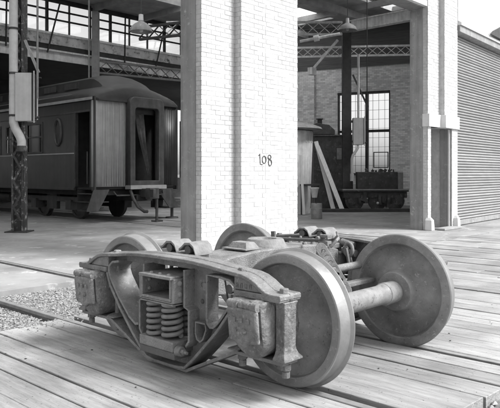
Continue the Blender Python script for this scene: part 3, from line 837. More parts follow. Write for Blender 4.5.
# clerestory band at w=23
cl = thing('clerestory', (10, 23.2, 6.3), 'long glazed clerestory band over a peeling steel spandrel girder', 'clerestory')
x0, x1 = -12, 17
mb = MB(); mb.box(x0, x1, -.05, .10, .34, .72); mb.build('spandrel', 'spandrel', cl)
mb = MB(); mb.box(x0, x1, .0, .08, .08, .339); mb.build('girder_web', 'iron', cl)
mb = MB(); mb.box(x0, x1, -.16, -.051, .72, .80); mb.build('sill', 'steel_light', cl, bev=.004)
mb = MB(); mb.box(x0, x1, -.20, -.051, .03, .10); mb.box(x0, x1, -.05, -.01, -.30, .07); mb.build('girder_flange', 'steel_light', cl, bev=.004)
mb = MB(); mb.box(x0, x1, -.10, .10, 2.05, 2.2); mb.build('head', 'iron', cl)
k = 0; x = x0
while x < x1 - .1:
    mb = MB(); big = k % 3 == 0
    mb.box(x-(.05 if big else .022), x+(.05 if big else .022), -.05, .05, .801, 2.05); mb.build('mullion', 'iron', cl)
    mb = MB(); mb.box(x+.051, min(x+.95, x1), -.006, .0, .802, 2.049); mb.build('pane', 'glass', cl)
    x += 1.0; k += 1
for z in (1.32, 1.68):
    mb = MB(); mb.cyl((x0, -.14, z), (x1, -.14, z-.0), .04, n=8); mb.build('operating_rod', 'iron', cl)
# hangers and sway braces before the glazing
for k, x in enumerate((-4.1, -2.6, -.9, 1.2, 2.9, 5.2, 6.6, 8.3)):
    mb = MB(); mb.bar((x, -.22, -.05), (x+(.55 if k % 3 == 1 else .03), -.22, 2.0), .05, .05); mb.build('hanger', 'iron', cl)
mb = MB(); mb.box(x0, x1, -.30, -.24, 1.95, 2.06); mb.build('purlin_angle', 'iron', cl)
# lattice girders
def lattice(name, a, b, h, label, m='steel_light', wd=.10, bay=None, group=None):
    a, b = Vector(a), Vector(b); Ln = (b-a).length; ang = math.atan2(b.y-a.y, b.x-a.x)
    t = thing(name, a, label, 'truss', group, rz=ang)
    mb = MB(); mb.box(0, Ln, -wd/2, wd/2, -.04, .04); mb.build('bottom_chord', m, t)
    mb = MB(); mb.box(0, Ln, -wd/2, wd/2, h-.04, h+.04); mb.build('top_chord', m, t)
    bay = bay or h; n = max(1, round(Ln/bay))
    mb = MB()
    for i in range(n):
        xa, xb = Ln*i/n, Ln*(i+1)/n
        mb.bar((xa, -.018, .03), (xb, -.018, h-.03), .02, .065, (0,1,0)); mb.bar((xa, .018, h-.03), (xb, .018, .03), .02, .065, (0,1,0))
    mb.build('lacing', m, t)
    return t
ca, sa = math.cos(YAW), math.sin(YAW)
def camdir(u, w_, dist): return (u - ca*dist, w_ + sa*dist)
q = camdir(22, 15, 7.5)
lattice('lattice_girder', (22-.15, 15.15, 7.22), (q[0], q[1], 7.22), .50, 'pale lattice girder meeting the top of the dark column with the grey cabinet')
p0 = cam_at(415, 27.6); p1 = cam_at(285, 28.2)
lattice('lattice_girder', (*p0, 6.62), (*p1, 6.62), .40, 'lattice girder crossing in front of the brick end wall')
p0 = cam_at(200, 21); p1 = cam_at(140, 22)
lattice('lattice_girder', (*p0, 6.1), (*p1, 6.4), .42, 'dim lattice girder under the roof beside the hanging enamel lamp', 'iron')
p0 = cam_at(200, 30); p1 = cam_at(95, 27)
lattice('lattice_girder', (*p0, 5.75), (*p1, 5.9), .5, 'dim lattice girder running low behind the passenger car roof', 'drum')
# light girder running out to the front wall
gd = thing('roof_girder', (22, 11.5, 7.35), 'pale steel girder running from the dark column to the front wall', 'girder')
mb = MB(); mb.box(-.03, .03, -3.2, 3.3, .0, .36); mb.build('web', 'steel_light', gd)
mb = MB(); mb.box(-.14, .14, -3.2, 3.3, -.04, -.001); mb.box(-.14, .14, -3.2, 3.3, .361, .40); mb.build('flange', 'steel_light', gd)

# end wall, turned, with the big window
E0 = cam_at(400, 29.0); E0 = Vector((E0[0], E0[1], 0))
dcam = Vector((-.907, .421)); ed = Vector((dcam.x*ca + dcam.y*sa, -dcam.x*sa + dcam.y*ca, 0)).normalized()
ew = thing('end_wall', E0, 'brick end wall of the shop with a tall multi-pane window', 'wall', rz=math.atan2(ed.y, ed.x))
# local +x runs along the wall (to the left in view), the inside face looks to +y
ws0, ws1, wz0, wz1 = .45, 2.95, 1.40, 5.28
mb = MB()
mb.box(-8, ws0, -.4, -.012, -.09, 8.6); mb.box(ws1, 11, -.4, -.012, -.09, 8.6); mb.box(ws0+.0002, ws1-.0002, -.4, -.012, -.09, wz0); mb.box(ws0+.0002, ws1-.0002, -.4, -.012, wz1, 8.6)
mb.build('core', 'mortar_in', ew)
mb = MB(); bricks(mb, (-3.5, -.012, 0), (1,0,0), (0,1,0), 13, 0, 6.46, skip=[(ws0+3.5, ws1+3.5, wz0, wz1)]); mb.build('brickwork', 'brick_in', ew, kind='stuff')
mb = MB(); mb.box(4.05, 4.62, .002, .22, 0, 6.3)
for x in (4.05, 4.62):
    pass
pl = mb.build('pilaster', 'mortar_in', ew)
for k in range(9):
    gm = MB(); gm.box(-3.5, 9.4, .012, .045+.006*(k % 2), 6.45+k*.22, 6.664+k*.22); gm.build('shade_board', 'wall_shade', ew)  # dark boards paint the roof's shade onto the upper wall
mb = MB(); bricks(mb, (4.05, .22, 0), (1,0,0), (0,1,0), .57, 0, 6.3); bricks(mb, (4.05, .0, 0), (0,1,0), (-1,0,0), .23, 0, 6.3); mb.build('pilaster_brick', 'brick_in', pl, kind='stuff')
mb = MB(); mb.box(ws0, ws1, -.3, .03, wz1-.09, wz1-.001); mb.box(ws0, ws1, -.3, .05, wz0+.001, wz0+.07)
mb.box(ws0, ws0+.06, -.25, -.02, wz0+.07, wz1-.09); mb.box(ws1-.06, ws1, -.25, -.02, wz0+.07, wz1-.09); mb.build('window_frame', 'iron', ew)
mb = MB(); mb.box(1.49, 1.62, -.22, -.02, wz0+.071, wz1-.091); mb.build('mullion', 'iron', ew)
mb = MB(); mb.box(ws0+.061, 1.489, -.2, -.04, 3.38, 3.50); mb.box(1.621, ws1-.061, -.2, -.04, 3.38, 3.50); mb.build('transom', 'iron', ew)
for k in range(1, 9):
    x = ws0 + (ws1-ws0)*k/9
    mb = MB(); mb.box(x-.006, x+.006, -.15, -.12, wz0+.072, wz1-.092); mb.build('muntin', 'iron', ew)
for k in range(1, 9):
    z = wz0 + (wz1-wz0)*k/9
    mb = MB(); mb.box(ws0+.061, ws1-.061, -.149, -.121, z-.006, z+.006); mb.build('muntin', 'iron', ew)
mb = MB(); mb.box(.55,1.25,-.11,-.08,2.42,2.46); mb.box(.55,1.25,-.11,-.08,1.72,1.76); mb.box(.55,.59,-.11,-.08,1.76,2.42); mb.box(1.21,1.25,-.11,-.08,1.76,2.42); mb.build('vent_sash', 'iron', ew)
mb = MB(); mb.box(ws0+.06, ws1-.06, -.138, -.133, wz0+.07, wz1-.09); mb.build('pane', 'glass', ew)

# ============================================================ columns, cabinets, conduits
def column(u, w_, top, label, m='iron_spot', wd=.34, laced=True):
    c = thing('steel_column', (u, w_, 0), label, 'column', 'steel columns of the shop', rz=-YAW)
    h = wd/2
    mb = MB(); mb.box(-h, -h+.05, -.15, .15, .03, top); mb.box(h-.05, h, -.15, .15, .03, top); mb.build('flange', m, c, bev=.004)
    mb = MB(); mb.box(-h+.0502, h-.0502, -.02, .02, .03, top); mb.build('web', m, c)
    mb = MB()
    z = .3; k = 0
    while laced and z < min(top-.4, 7):
        a, b = (-h+.06, h-.06) if k % 2 else (h-.06, -h+.06)
        mb.bar((a, -.155, z), (b, -.155, z+.32), .055, .012, (0,1,0)); z += .32; k += 1
    if laced: mb.build('lacing', m, c)
    else: mb.box(-h+.01, h-.01, -.152, -.13, .03, top); mb.build('face_plate', m, c)
    mb = MB(); mb.box(-.28, .28, -.26, .26, 0, .029); mb.build('base_plate', 'iron', c)
    return c
column(7.66, 15.0, 8.25, 'dark laced column with a pale conduit and cabinet before the passenger car', wd=.30)
column(22.0, 15.05, 7.3, 'dark plain column behind the open bay, carrying girder and grey cabinet', 'iron', .36, False)
column(15.0, 22.80, 8.2, 'pale-edged column standing behind the passenger car roof', 'roof_beam', .26, False)
def local_thing(name, u, w_, z, *a, **k): return thing(name, (u, w_, z), *a, rz=-YAW, **k)
def cabinet(u, w_, z, h, label):
    t = local_thing('switch_cabinet', u, w_, z, label, 'cabinet', 'switch cabinets on the columns')
    mb = MB(); mb.box(0, .40, -.24, .12, 0, h); mb.build('case', 'cabinet', t, bev=.012)
    mb = MB(); mb.box(.4005, .425, -.235, .115, .01, h-.01); d = mb.build('cover', 'iron', t, bev=.004)
    mb = MB()
    mb.cyl((.45, -.20, -.04), (.45, -.20, h+.05), .016, n=8); mb.cyl((.50, -.1, .04), (.50, -.1, h+.55), .018, n=8); mb.build('operating_rod', 'pipe', d, smooth=40)
    mb = MB(); mb.cyl((.44, -.15, .08), (.56, -.15, .10), .03, n=10); mb.cyl((.46, -.05, h-.1), (.58, -.05, h-.1), .02, n=8); mb.build('lever', 'iron', d, smooth=40)
    mb = MB(); mb.cyl((.2, -.08, -.06), (.2, -.08, 0), .05, n=12); mb.build('cable_gland', 'iron', t)
    for zz in (.1, h-.18):
        mb = MB(); mb.box(-.06, 0, -.1, .1, zz, zz+.08); mb.build('bracket', 'iron', t)
    return t
cu_, cw_ = cam_at(18.5, 15.75)
cabinet(cu_, cw_, 2.74, 1.18, 'pale switch cabinet hung on the laced column before the passenger car')
cu_, cw_ = cam_at(352.5, 26.0)
cabinet(cu_, cw_, 2.62, 1.10, 'grey switch cabinet hung on the column before the tall window')
# conduits
cu_, cw_ = cam_at(13.5, 15.65)
t = local_thing('conduit', cu_, cw_, 0, 'white conduit pipe running down the laced column and bending at the cabinet foot', 'pipe')
mb = MB(); mb.tube([(0,0,8.2),(0,0,2.9),(.0,0,2.72),(.04,0,2.58),(.16,0,2.36),(.20,0,2.25),(.20,0,2.14)], .105, 14); mb.build('tube', 'pipe', t, smooth=50)
mb = MB()
for z in (6.6, 5.0, 3.9, 2.86):
    mb = MB(); mb.cyl((0,0,z), (0,0,z+.05), .118, n=14); mb.build('clamp', 'iron', t, smooth=40)
mb = MB(); mb.cyl((.20,0,2.0), (.20,0,2.14), .13, .10, 12); mb.tube([(.22,0,2.0),(.30,.02,1.8),(.26,.02,1.4),(.30,0,.6),(.28,.05,.03)], .022, 8); mb.build('cable_end', 'iron_spot', t, smooth=50)
cu_, cw_ = cam_at(351.0, 25.8)
t = local_thing('conduit', cu_, cw_, 0, 'pale bent conduit under the grey cabinet by the tall window', 'pipe')
mb = MB(); mb.tube([(.28,0,2.60),(.28,0,2.5),(.22,0,2.4),(.08,0,2.2),(.04,0,2.05),(.04,0,1.2)], .055, 10); mb.build('tube', 'pipe', t, smooth=50)
mb = MB(); mb.tube([(.30,0,6.3),(.30,0,3.72)], .05, 10); mb.build('riser', 'pipe', t, smooth=50)
mb = MB(); mb.cyl((.04,0,1.15), (.04,0,1.45), .08, n=10); mb.build('fitting', 'pipe', t, smooth=40)
# pendant lamps
def lamp(u, w_, z, r, top, label):
    t = thing('pendant_lamp', (u, w_, z), label, 'lamp', 'pendant lamps under the roof')
    mb = MB(); mb.lathe([(.0,r),(.03,r*.99),(.12,r*.88),(.20,r*.62),(.26,r*.30),(.29,r*.18)], 32, 'z'); mb.lathe([(-.002,r*1.0),(.03,r*.96),(.11,r*.86),(.19,r*.6),(.25,r*.28)], 32, 'z'); mb.build('shade', 'jamb', t, smooth=50)
    mb = MB(); mb.cyl((0,0,.29), (0,0,.46), .07, .06, 14); mb.build('cap', 'white_paint', t, smooth=40)
    mb = MB(); mb.cyl((0,0,.46), (0,0,top-z), .012, n=6); mb.build('cord', 'iron', t)
    mb = MB(); mb.lathe([(-.02,.0),(0,.05),(.08,.06),(.2,.04)], 14, 'z'); mb.build('bulb', 'white_paint', t, smooth=60)
u_, w__ = cam_at(141, 17.0); lamp(u_, w__, 5.25, .30, 8.24, 'round enamel lamp hanging over the passenger car roof')
u_, w__ = cam_at(347.5, 24.0); lamp(u_, w__, 6.86, .36, 8.24, 'round enamel lamp hanging before the column top in the open bay')
# braces and pipes in the right bay
t = thing('knee_brace', (22, 15, 0), 'thin diagonal brace on the dark column in the open bay', 'brace', rz=-YAW)
mb = MB(); mb.bar((.22, 0, 5.55), (.85, 0, 4.2), .04, .07); mb.build('strut', 'iron', t)
p0 = cam_at(312, 27.0); p1 = cam_at(338, 26.6)
t = thing('wall_brace', (*p0, 0), 'slanted grey strut rising from the pilaster to the roof', 'brace')
mb = MB(); mb.bar((0, 0, 5.85), (p1[0]-p0[0], p1[1]-p0[1], 7.05), .08, .10); mb.box(-.15, .15, -.12, .12, 5.65, 5.95); mb.build('strut', 'steel_light', t)
p0 = cam_at(300, 25.6); p1 = cam_at(340, 25.2)
t = thing('overhead_pipe', (*p0, 6.78), 'pale overhead pipe with a coupling behind the broad pier', 'pipe')
mb = MB(); d_ = Vector((p1[0]-p0[0], p1[1]-p0[1], .22)); mb.cyl((0,0,0), d_, .06, n=10); mb.cyl(d_*.35, d_*.48, .13, n=12); mb.build('tube', 'steel_light', t, smooth=40)
for xp, Y in ((367, 24.6),):
    u_, w__ = cam_at(xp, Y); t = thing('hanging_rod', (u_, w__, 3.9), 'thin rod hanging beside the grey cabinet', 'rod')
    mb = MB(); mb.cyl((0,0,0), (0,0,4.3), .022, n=6); mb.build('rod', 'iron', t)
for xp, Y, zb, lb in ((37.5, 15.6, 3.3, 'thin rod hanging over the cabinet before the passenger car'), (89, 21.0, 4.6, 'thin rod hanging by the pale-edged column')):
    u_, w__ = cam_at(xp, Y); t = thing('hanging_rod', (u_, w__, zb), lb, 'rod')
    mb = MB(); mb.cyl((0,0,0), (0,0,8.2-zb), .026, n=6); mb.build('rod', 'drum', t)
u_, w__ = cam_at(25, 15.7)
t = thing('knee_brace', (u_, w__, 0), 'slanted brace above the cabinet before the passenger car', 'brace', rz=-YAW)
mb = MB(); mb.bar((0, 0, 4.75), (.34, 0, 3.95), .05, .06); mb.build('strut', 'roof_beam', t)

# ============================================================ passenger car
CU, CW = 12.0, 15.9
car = thing('passenger_car', (CU, CW, 0), 'old dark passenger car with open vestibule end standing in the shop', 'railway car')
HWc, Z0, ZE = 1.58, .95, 3.72
LEN = 14.5
# side walls with window openings: built from strips around openings
sideL = -HWc
wins = [(1.62, 2.32, 'oval')] + [(2.95+k*1.45, 4.05+k*1.45, 'sq') for k in range(7)]
mb = MB()
def panel(x, y0, y1, z0, z1): mb.box(x, x+.06, y0, y1, z0, z1)
for xs in (-HWc, HWc-.06):
    panel(xs, 1.05, LEN, Z0, 2.16); panel(xs, 1.05, LEN, 3.12, ZE)
    y = 1.05
    for a, b, k in wins[1:]:
        panel(xs, y, a, 2.1602, 3.1198); y = b
    panel(xs, y, LEN, 2.1602, 3.1198)
    panel(xs, 0, .16, Z0, ZE); panel(xs, .1602, 1.0498, 3.34, ZE)
mb.build('side_wall', 'car_paint', car)
for a, b, k in wins[1:]:
    x = -HWc
    mb = MB(); mb.box(x-.015, x+.03, a, a+.07, 2.16, 3.12); mb.box(x-.015, x+.03, b-.07, b, 2.16, 3.12); mb.box(x-.015, x+.03, a+.0702, b-.0702, 3.05, 3.12)
    mb.box(x-.015, x+.03, a+.0702, b-.0702, 2.62, 2.67); mb.box(x-.03, x+.03, a-.02, b+.02, 2.12, 2.159)
    wf = mb.build('window', 'car_frame', car)
    mb = MB(); mb.box(x+.03, x+.036, a+.07, b-.07, 2.16, 3.05); mb.build('pane', 'glass', wf)
# oval window: bevelled ring and pane
mb = MB(); n = 28; yc, zc = 2.0, 2.74
ring = []
pts = [(-HWc-.012, yc+.19*math.cos(2*math.pi*i/n), zc+.40*math.sin(2*math.pi*i/n)) for i in range(n)]
mb.tube(pts, .045, 8, True); ov = mb.build('oval_window', 'car_frame', car, smooth=60)
mb = MB(); mb.add([(-HWc-.006, yc+.17*math.cos(2*math.pi*i/n), zc+.37*math.sin(2*math.pi*i/n)) for i in range(n)], [tuple(range(n))]); mb.build('pane', 'car_frame', ov)
# belt rails
for z0, z1, m in ((2.05, 2.085, 'car_trim'), (.96, 1.02, 'car_paint'), (3.28, 3.31, 'car_frame')):
    mb = MB(); mb.box(-HWc-.02, -HWc-.0005, 1.06, LEN, z0, z1); mb.build('belt_rail', m, car)
# vestibule: corner posts, end panels, diaphragm frame, buffer
mb = MB()
n = 8
def end_panel(xa, xb, corner, m):
    mb = MB()
    # rounded corner then flat
    pr = []
    if corner < 0: pr = [(-HWc+.16-.16*math.cos(R(90*i/n)), .16-.16*math.sin(R(90*i/n))) for i in range(n+1)] + [(xb, 0)]
    else: pr = [(xa, 0)] + [(HWc-.16+.16*math.sin(R(90*i/n)), .16-.16*math.cos(R(90*i/n))) for i in range(n+1)]
    vs = []; k = len(pr)
    for z in (1.06, 3.60):
        vs += [(x, y-.012, z) for x, y in pr]
    mb.add(vs, [(i, i+1, k+i+1, k+i) for i in range(k-1)])
    o = mb.build('end_panel', m, car, smooth=50)
    md = o.modifiers.new('solid', 'SOLIDIFY'); md.thickness = .05; md.offset = 0
    # beading strips
    mb = MB()
    a, b = (xa+.25, xb) if corner < 0 else (xa, xb-.25)
    q = a
    while q < b-.05:
        mb.box(q, q+.012, -.046, -.038, 1.08, 3.58); q += .085
    mb.build('beading', m, o)
end_panel(-HWc, -.44, -1, 'car_lit'); end_panel(.76, HWc, 1, 'car_paint')  # paler panel has the outside light put into its colour
mb = MB(); mb.box(-HWc+.06, HWc-.06, .06, .10, 3.30, 3.72); mb.build('end_header', 'car_paint', car)
# diaphragm frame with rounded top corners
fo = [(-.48,1.02),(.78,1.02)] + [(.78-.18+.18*math.cos(R(t)), 3.58+.18*math.sin(R(t))) for t in range(0, 91, 15)] + [(-.48+.18+.18*math.cos(R(t)), 3.58+.18*math.sin(R(t))) for t in range(90, 181, 15)]
fi = [(-.33,1.22),(.62,1.22)] + [(.62-.12+.12*math.cos(R(t)), 3.36+.12*math.sin(R(t))) for t in range(0, 91, 15)] + [(-.33+.12+.12*math.cos(R(t)), 3.36+.12*math.sin(R(t))) for t in range(90, 181, 15)]
fr = fill_plate('diaphragm_frame', fo, [fi], .22, .02, 'car_frame', car, 0)
fr.matrix_local = Matrix.Translation((0, -.20, 0)) @ Matrix.Rotation(R(-90), 4, 'Z')
fr.matrix_local = Matrix(((0,1,0,0),(1,0,0,-.16),(0,0,1,0),(0,0,0,1)))
mb = MB(); mb.box(-.54, .84, -.34, -.05, .98, 1.10); mb.build('foot_plate', 'car_trim', car, bev=.01)
# torn curtain inside the end doorway
mb = MB(); vs = []; fs = []
for i in range(7):
    for j in range(9):
        t = j/8; x = -.08 + .36*(i/6)*(1-.72*t) + .50*t; y = .10 + .05*math.sin(i*2.1+j*.5); vs.append((x, y, 3.38 - 2.0*t))
for i in range(6):
    for j in range(8): fs.append((i*9+j, (i+1)*9+j, (i+1)*9+j+1, i*9+j+1))
mb.add(vs, fs); mb.build('torn_curtain', 'canvas', car, smooth=60)
# interior bulkhead, floor, inner side of vestibule
mb = MB(); mb.box(-HWc+.061, HWc-.061, 1.2, 1.26, 1.0, 3.72); mb.box(-HWc+.061, HWc-.061, .05, LEN-.02, .98, 1.04); mb.build('bulkhead', 'black', car)
mb = MB(); mb.box(-HWc+.062, HWc-.062, LEN-.08, LEN, 1.0, 3.72); mb.build('rear_end', 'car_paint', car)
# handrail and post at the side door
for yh_, za, zb in ((.30, 1.15, 2.1), (.98, 1.3, 2.3)):
    mb = MB(); mb.tube([(-HWc-.05, yh_, za), (-HWc-.05, yh_, zb)], .018, 8); mb.build('handrail', 'car_frame', car, smooth=50)
mb = MB(); mb.box(-HWc-.02, -HWc+.08, .165, .22, 1.06, 3.335); mb.box(-HWc-.02, -HWc+.08, .99, 1.045, 1.06, 3.335); mb.box(-HWc-.02, -HWc+.08, .2202, .9898, 3.28, 3.335); mb.build('side_door_frame', 'car_frame', car)
# roof: lofted; monitor behind, rounded hood at the end
def sect(y, mon, drop):
    base = []
    W = HWc + .07
    prof_ = [(-W, ZE-.12), (-W, ZE), (-W*.93, ZE+.16), (-W*.80, ZE+.27), (-W*.64, ZE+.35), (-W*.60, ZE+.38), (-W*.57, ZE+.38+.30*mon), (-W*.52, ZE+.42+.32*mon), (-W*.3, ZE+.52+.32*mon), (0, ZE+.56+.32*mon)]
    pts = prof_ + [(-a, b) for a, b in reversed(prof_[:-1])]
    out = []
    for a, b in pts:
        k = math.sqrt(max(0, 1-drop**2))
        zz = ZE-.12 + (b-(ZE-.12))*(.25+.75*k) if drop > 0 else b
        out.append((a*(1-.10*drop*drop), y, zz))
    return out
ys = [(-.10,0,1.0),(-.06,0,.93),(.02,0,.82),(.14,0,.66),(.32,.0,.46),(.55,.15,.26),(.75,.55,.12),(1.0,.9,.04),(1.2,1,0),(LEN+.1,1,0)]
secs = [sect(*q) for q in ys]; k = len(secs[0]); mb = MB()
vs = [p for s_ in secs for p in s_]; fs = [(i*k+j, i*k+j+1, (i+1)*k+j+1, (i+1)*k+j) for i in range(len(secs)-1) for j in range(k-1)]
fs += [tuple(range(k)), tuple((len(secs)-1)*k+j for j in range(k))] + [(i*k, (i+1)*k, (i+1)*k+k-1, i*k+k-1) for i in range(len(secs)-1)]
mb.add(vs, fs); rf = mb.build('roof', 'car_roof', car, smooth=38)
mb = MB(); mb.box(-HWc-.085, -HWc-.071, .0, LEN, ZE-.11, ZE-.03); mb.build('eave_moulding', 'car_trim', rf)
mb = MB()
mb.prism([(1.15,ZE+.12),(LEN,ZE+.12),(LEN,ZE+.13),(1.15,ZE+.13)], -HWc-.05, -HWc-.02); mb.build('gutter', 'car_trim', rf)
for q in range(9):
    mb = MB(); mb.box(-.60*(HWc+.07)-.02, -.60*(HWc+.07)+.02, 1.8+q*1.3, 2.6+q*1.3, ZE+.43, ZE+.62); mb.build('deck_light', 'car_frame', rf)
# underframe, steps, truck wheels, coupler, hose
mb = MB(); mb.box(-1.35, 1.35, .25, LEN-.1, .80, .949); mb.box(-.3, .3, -.3, LEN-.3, .62, .799); mb.build('underframe', 'black', car)
def step(xc, sg):
    mb = MB()
    # a tapering sheet-steel stair side with three treads behind
    t0, t1, b1, b0 = (-1.66, -1.12, -1.50, -1.90) if sg < 0 else (.66, 1.18, 1.56, 1.16)
    mb.add([(t0, -.06, .98), (t1, -.06, .98), (b1, -.06, .36), (b0, -.06, .36)], [(0,1,2,3)])
    o = mb.build('step_side', 'car_frame', car); md = o.modifiers.new('solid', 'SOLIDIFY'); md.thickness = .03
    mb = MB()
    for i, z in enumerate((.36, .62, .86)): mb.box(xc-.30, xc+.26, .0, .8, z-.02, z+.01)
    mb.add([(xc-.30, .82, .97), (xc+.28, .82, .97), (xc+.2, .82, .34), (xc-.3, .82, .34)], [(0,1,2,3)])
    mb.build('step_tread', 'iron', o)
step(-1.34, -1); step(1.42, 1)
mb = MB(); mb.box(-.14, .14, -.62, -.2, .74, 1.0); mb.box(-.20, .16, -.82, -.60, .70, 1.02); mb.box(-.20, -.09, -.98, -.80, .74, .99); mb.build('coupler', 'car_frame', car, bev=.02)
mb = MB(); mb.cyl((.14, -.72, .04), (.14, -.72, .98), .045, n=10); mb.box(.02, .27, -.85, -.6, .0, .04); mb.build('coupler_prop', 'iron', car)
mb = MB(); mb.tube([(-.45, -.2, .95), (-.42, -.3, .7), (-.30, -.38, .45), (-.10, -.42, .30), (.02, -.42, .30)], .05, 10); mb.build('brake_hose', 'car_frame', car, smooth=60)
mb = MB(); mb.tube([(-1.0, -.12, .92), (-.95, -.2, .80), (.8, -.2, .80), (.85, -.12, .92)], .025, 8); mb.cyl((.55, -.15, .35), (.55, -.15, .9), .03, n=8); mb.build('pipe_work', 'iron', car, smooth=50)
mb = MB(); mb.cyl((1.42, .1, .34), (1.42, .1, .05), .05, n=10); mb.cyl((1.42, .1, .0), (1.42, .1, .05), .22, .2, 16); mb.build('step_jack', 'iron', car, smooth=40)
for yy in (2.1, 4.3):
    for sg in (-1, 1):
        mb = MB(); mb.lathe([(sg*.66,.0),(sg*.66,.47),(sg*.69,.47),(sg*.70,.445),(sg*.80,.44),(sg*.80,.37),(sg*.77,.36),(sg*.76,.15),(sg*.82,.13),(sg*.82,0)], 40, 'x', Matrix.Translation((0, yy, .445)))
        mb.build('car_wheel', 'car_frame', car, smooth=35)
for sg in (-1, 1):
    mb = MB(); mb.box(sg*1.05-.06, sg*1.05+.06, 1.4, 5.0, .55, .72); mb.box(sg*1.05-.07, sg*1.05+.07, 2.9, 3.5, .30, .9)
    for yy in (2.1, 4.3): mb.box(sg*1.05-.13, sg*1.05+.13, yy-.16, yy+.16, .30, .62)
    mb.build('truck_frame', 'car_frame', car, bev=.01)
mb = MB(); mb.cyl((-.9, 6.2, .62), (-.9, 8.4, .62), .22, n=16); mb.box(-1.2, -.5, 9, 10.5, .35, .79); mb.build('underfloor_tank', 'iron', car, smooth=40)

# ============================================================ things in the open bay
# upright tank with curved rim, mostly behind the pier
u_, w__ = cam_at(288, 23.4)
t = thing('upright_tank', (u_, w__, 0), 'pale upright tank with a curved rim beside the broad pier', 'tank')
mb = MB(); mb.lathe([(.0,.0),(.0,.80),(1.0,.84),(2.95,.92),(3.0,.90),(3.0,0)], 48, 'z'); mb.build('shell', 'steel_light', t, smooth=35)
mb = MB(); mb.lathe([(3.02,.0),(3.02,1.20),(3.07,1.27),(3.14,1.22),(3.24,.95),(3.34,.5),(3.38,0)], 48, 'z'); mb.build('lid', 'drum', t, smooth=35)
mb = MB()
for k in range(30): mb.dome((.905*math.cos(k*.21), .905*math.sin(k*.21), 2.6), .03, .02, (math.cos(k*.21), math.sin(k*.21), 0), 8, 2)
mb.build('rivets', 'steel_light', t)
# dark cab
u_, w__ = cam_at(329, 26.3)
t = thing('locomotive_cab', (u_, w__, 0), 'dark steel cab with a ventilator roof behind the leaning boards', 'cab', rz=-YAW)
mb = MB(); mb.box(-.62, 1.0, 0, 1.5, .0, 3.0); mb.build('body', 'machine', t, bev=.02)
mb = MB(); mb.box(-.66, 1.04, -.06, 1.56, 3.001, 3.06); mb.build('roof', 'machine', t)
mb = MB(); mb.add([(-.8,0,3.07),(.25,0,3.07),(.25,0,3.25),(.0,0,3.48),(-.5,0,3.55),(-.8,0,3.45),(-.8,.8,3.07),(.25,.8,3.07),(.25,.8,3.25),(.0,.8,3.48),(-.5,.8,3.55),(-.8,.8,3.45)],
    [(0,1,2,3,4,5),(11,10,9,8,7,6)] + [(i, (i+1) % 6, 6+(i+1) % 6, 6+i) for i in range(6)]); mb.build('ventilator', 'machine', t, bev=.02)
mb = MB(); mb.cyl((-.35,.3,3.5),(-.35,.3,3.72), .10, n=12); mb.cyl((-.35,.3,3.72),(-.35,.3,3.75), .15, n=12); mb.build('chimney', 'iron', t)
mb = MB(); mb.box(.28, .56, -.012, -.0005, 2.0, 2.55); wn = mb.build('window', 'iron', t)
mb = MB(); mb.box(.32, .52, -.02, -.0125, 2.04, 2.51); mb.build('pane', 'drum', wn)
mb = MB()
for z in (.5, 1.2, 1.9, 2.8):
    for k in range(9): mb.dome((-.55+k*.18, -.001, z), .018, .012, (0,-1,0), 6, 2)
mb.build('rivets', 'machine', t)
# leaning boards
def board(xb, Yb, xt, Yt, zt, wd, label):
    a = cam_at(xb, Yb); b = cam_at(xt, Yt)
    t = thing('leaning_board', (a[0], a[1], 0), label, 'board', 'boards leaning in the open bay')
    mb = MB(); mb.bar((0, 0, .03), (b[0]-a[0], b[1]-a[1], zt), wd, .05, (sa, ca, 0)); mb.build('plank', 'board', t, bev=.004)
board(333.5, 24.6, 316, 25.7, 2.75, .16, 'pale board leaning on the dark cab, the steeper one')
board(342.5, 24.4, 317.5, 25.6, 2.55, .17, 'pale board leaning on the dark cab, the one with its foot further out')
board(304, 22.1, 300.5, 22.3, 2.1, .09, 'thin dark stick leaning on the upright tank')
# drum with a white bucket on a stand behind
u_, w__ = cam_at(316.5, 20.4)
t = thing('keg', (u_, w__, 0), 'small grey metal keg on the shop floor', 'keg')
mb = MB(); mb.lathe([(0,0),(0,.17),(.02,.18),(.15,.178),(.16,.185),(.17,.178),(.32,.178),(.33,.185),(.34,.178),(.48,.18),(.5,.17),(.485,.16),(.485,0)], 32, 'z'); mb.build('shell', 'drum', t, smooth=30)
mb = MB(); mb.cyl((.05,.05,.485),(.05,.05,.51), .03, n=10); mb.build('bung', 'iron', t)
u_, w__ = cam_at(314, 22.6)
t = thing('work_stand', (u_, w__, 0), 'dark work stand behind the keg', 'stand', rz=-YAW)
mb = MB(); mb.box(-.5, .22, -.2, .3, 1.02, 1.08); mb.build('top', 'iron', t)
for a, b in ((-.46,-.16),(.18,-.16),(-.46,.26),(.18,.26)):
    mb = MB(); mb.box(a-.025, a+.025, b-.025, b+.025, 0, 1.019); mb.build('leg', 'iron', t)
u_, w__ = cam_at(314.5, 22.0)
t = thing('pail_post', (u_, w__, 0), 'white tapered pail set on a short post behind the keg', 'pail')
mb = MB(); mb.lathe([(.62,0),(.62,.085),(.90,.14),(.95,.165),(.97,.15),(.93,.13),(.7,.08),(.7,0)], 24, 'z'); mb.build('pail', 'pipe', t, smooth=35)
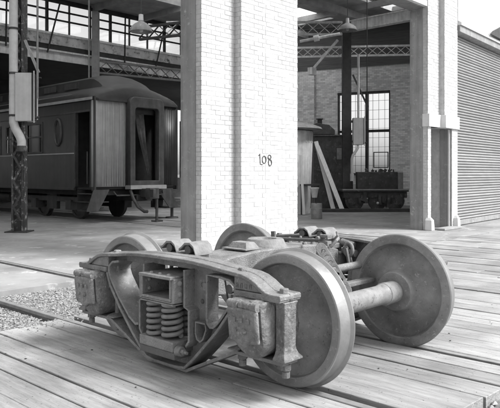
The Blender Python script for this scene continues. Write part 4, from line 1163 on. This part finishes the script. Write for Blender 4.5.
mb = MB(); mb.cyl((0,0,0), (0,0,.619), .06, n=10); mb.build('post', 'iron', t)
# low wagon with machine parts
u_, w__ = cam_at(377, 24.9)
t = thing('flat_wagon', (u_, w__, 0), 'low dark wagon loaded with machine parts below the tall window', 'wagon', rz=-YAW)
mb = MB(); mb.box(-1.35, 1.25, 0, 1.6, .74, .82); mb.build('deck', 'machine', t, bev=.01)
mb = MB(); mb.box(-1.35, 1.25, -.02, .0, .80, .845); mb.build('deck_edge', 'car_trim', t)
mb = MB(); mb.box(-.62, 1.02, .9, 1.3, .821, 1.52); mb.build('load_box', 'machine', t, bev=.02)
mb = MB(); mb.box(1.021, 1.22, .8, 1.3, .821, 1.50); mb.build('end_post', 'drum', t)
mb = MB()
rr = random.Random(3)
for i in range(14):
    x = rr.uniform(-.6, .95); mb.cyl((x, 1.1, 1.52), (x+rr.uniform(-.1,.1), 1.1, 1.52+rr.uniform(.03,.14)), rr.uniform(.02,.06), n=8)
mb.build('small_fittings', 'machine', t)
mb = MB(); mb.box(-1.3, 1.2, .1, .2, .50, .739)
for i in range(18):
    x = rr.uniform(-1.1, 1.1); mb.box(x-.06, x+.06, rr.uniform(-.05,.1), .3, rr.uniform(.1,.4), rr.uniform(.45,.73))
mb.build('underframe', 'machine', t)
for x in (-.85, .05, .75):
    mb = MB(); mb.lathe([(.15,0),(.15,.36),(.2,.38),(.25,.36),(.26,.28),(.22,.26),(.22,.1),(.28,.09),(.28,0)], 28, 'y', Matrix.Translation((x, 0, .38))); mb.build('wagon_wheel', 'machine', t, smooth=35)
mb = MB(); mb.dome((.02, -.05, .30), .05, .03, (0,-1,0)); mb.build('hub_cap', 'white_paint', t, smooth=60)
# low kerb in front of the wagon
p0 = cam_at(322, 24.0); p1 = cam_at(412, 24.2)
t = thing('timber_sill', (*p0, 0), 'dark timber lying on the floor before the low wagon', 'timber')
mb = MB(); mb.bar((0,0,.06), (p1[0]-p0[0], p1[1]-p0[1], .06), .3, .12); mb.build('baulk', 'iron', t, bev=.01)
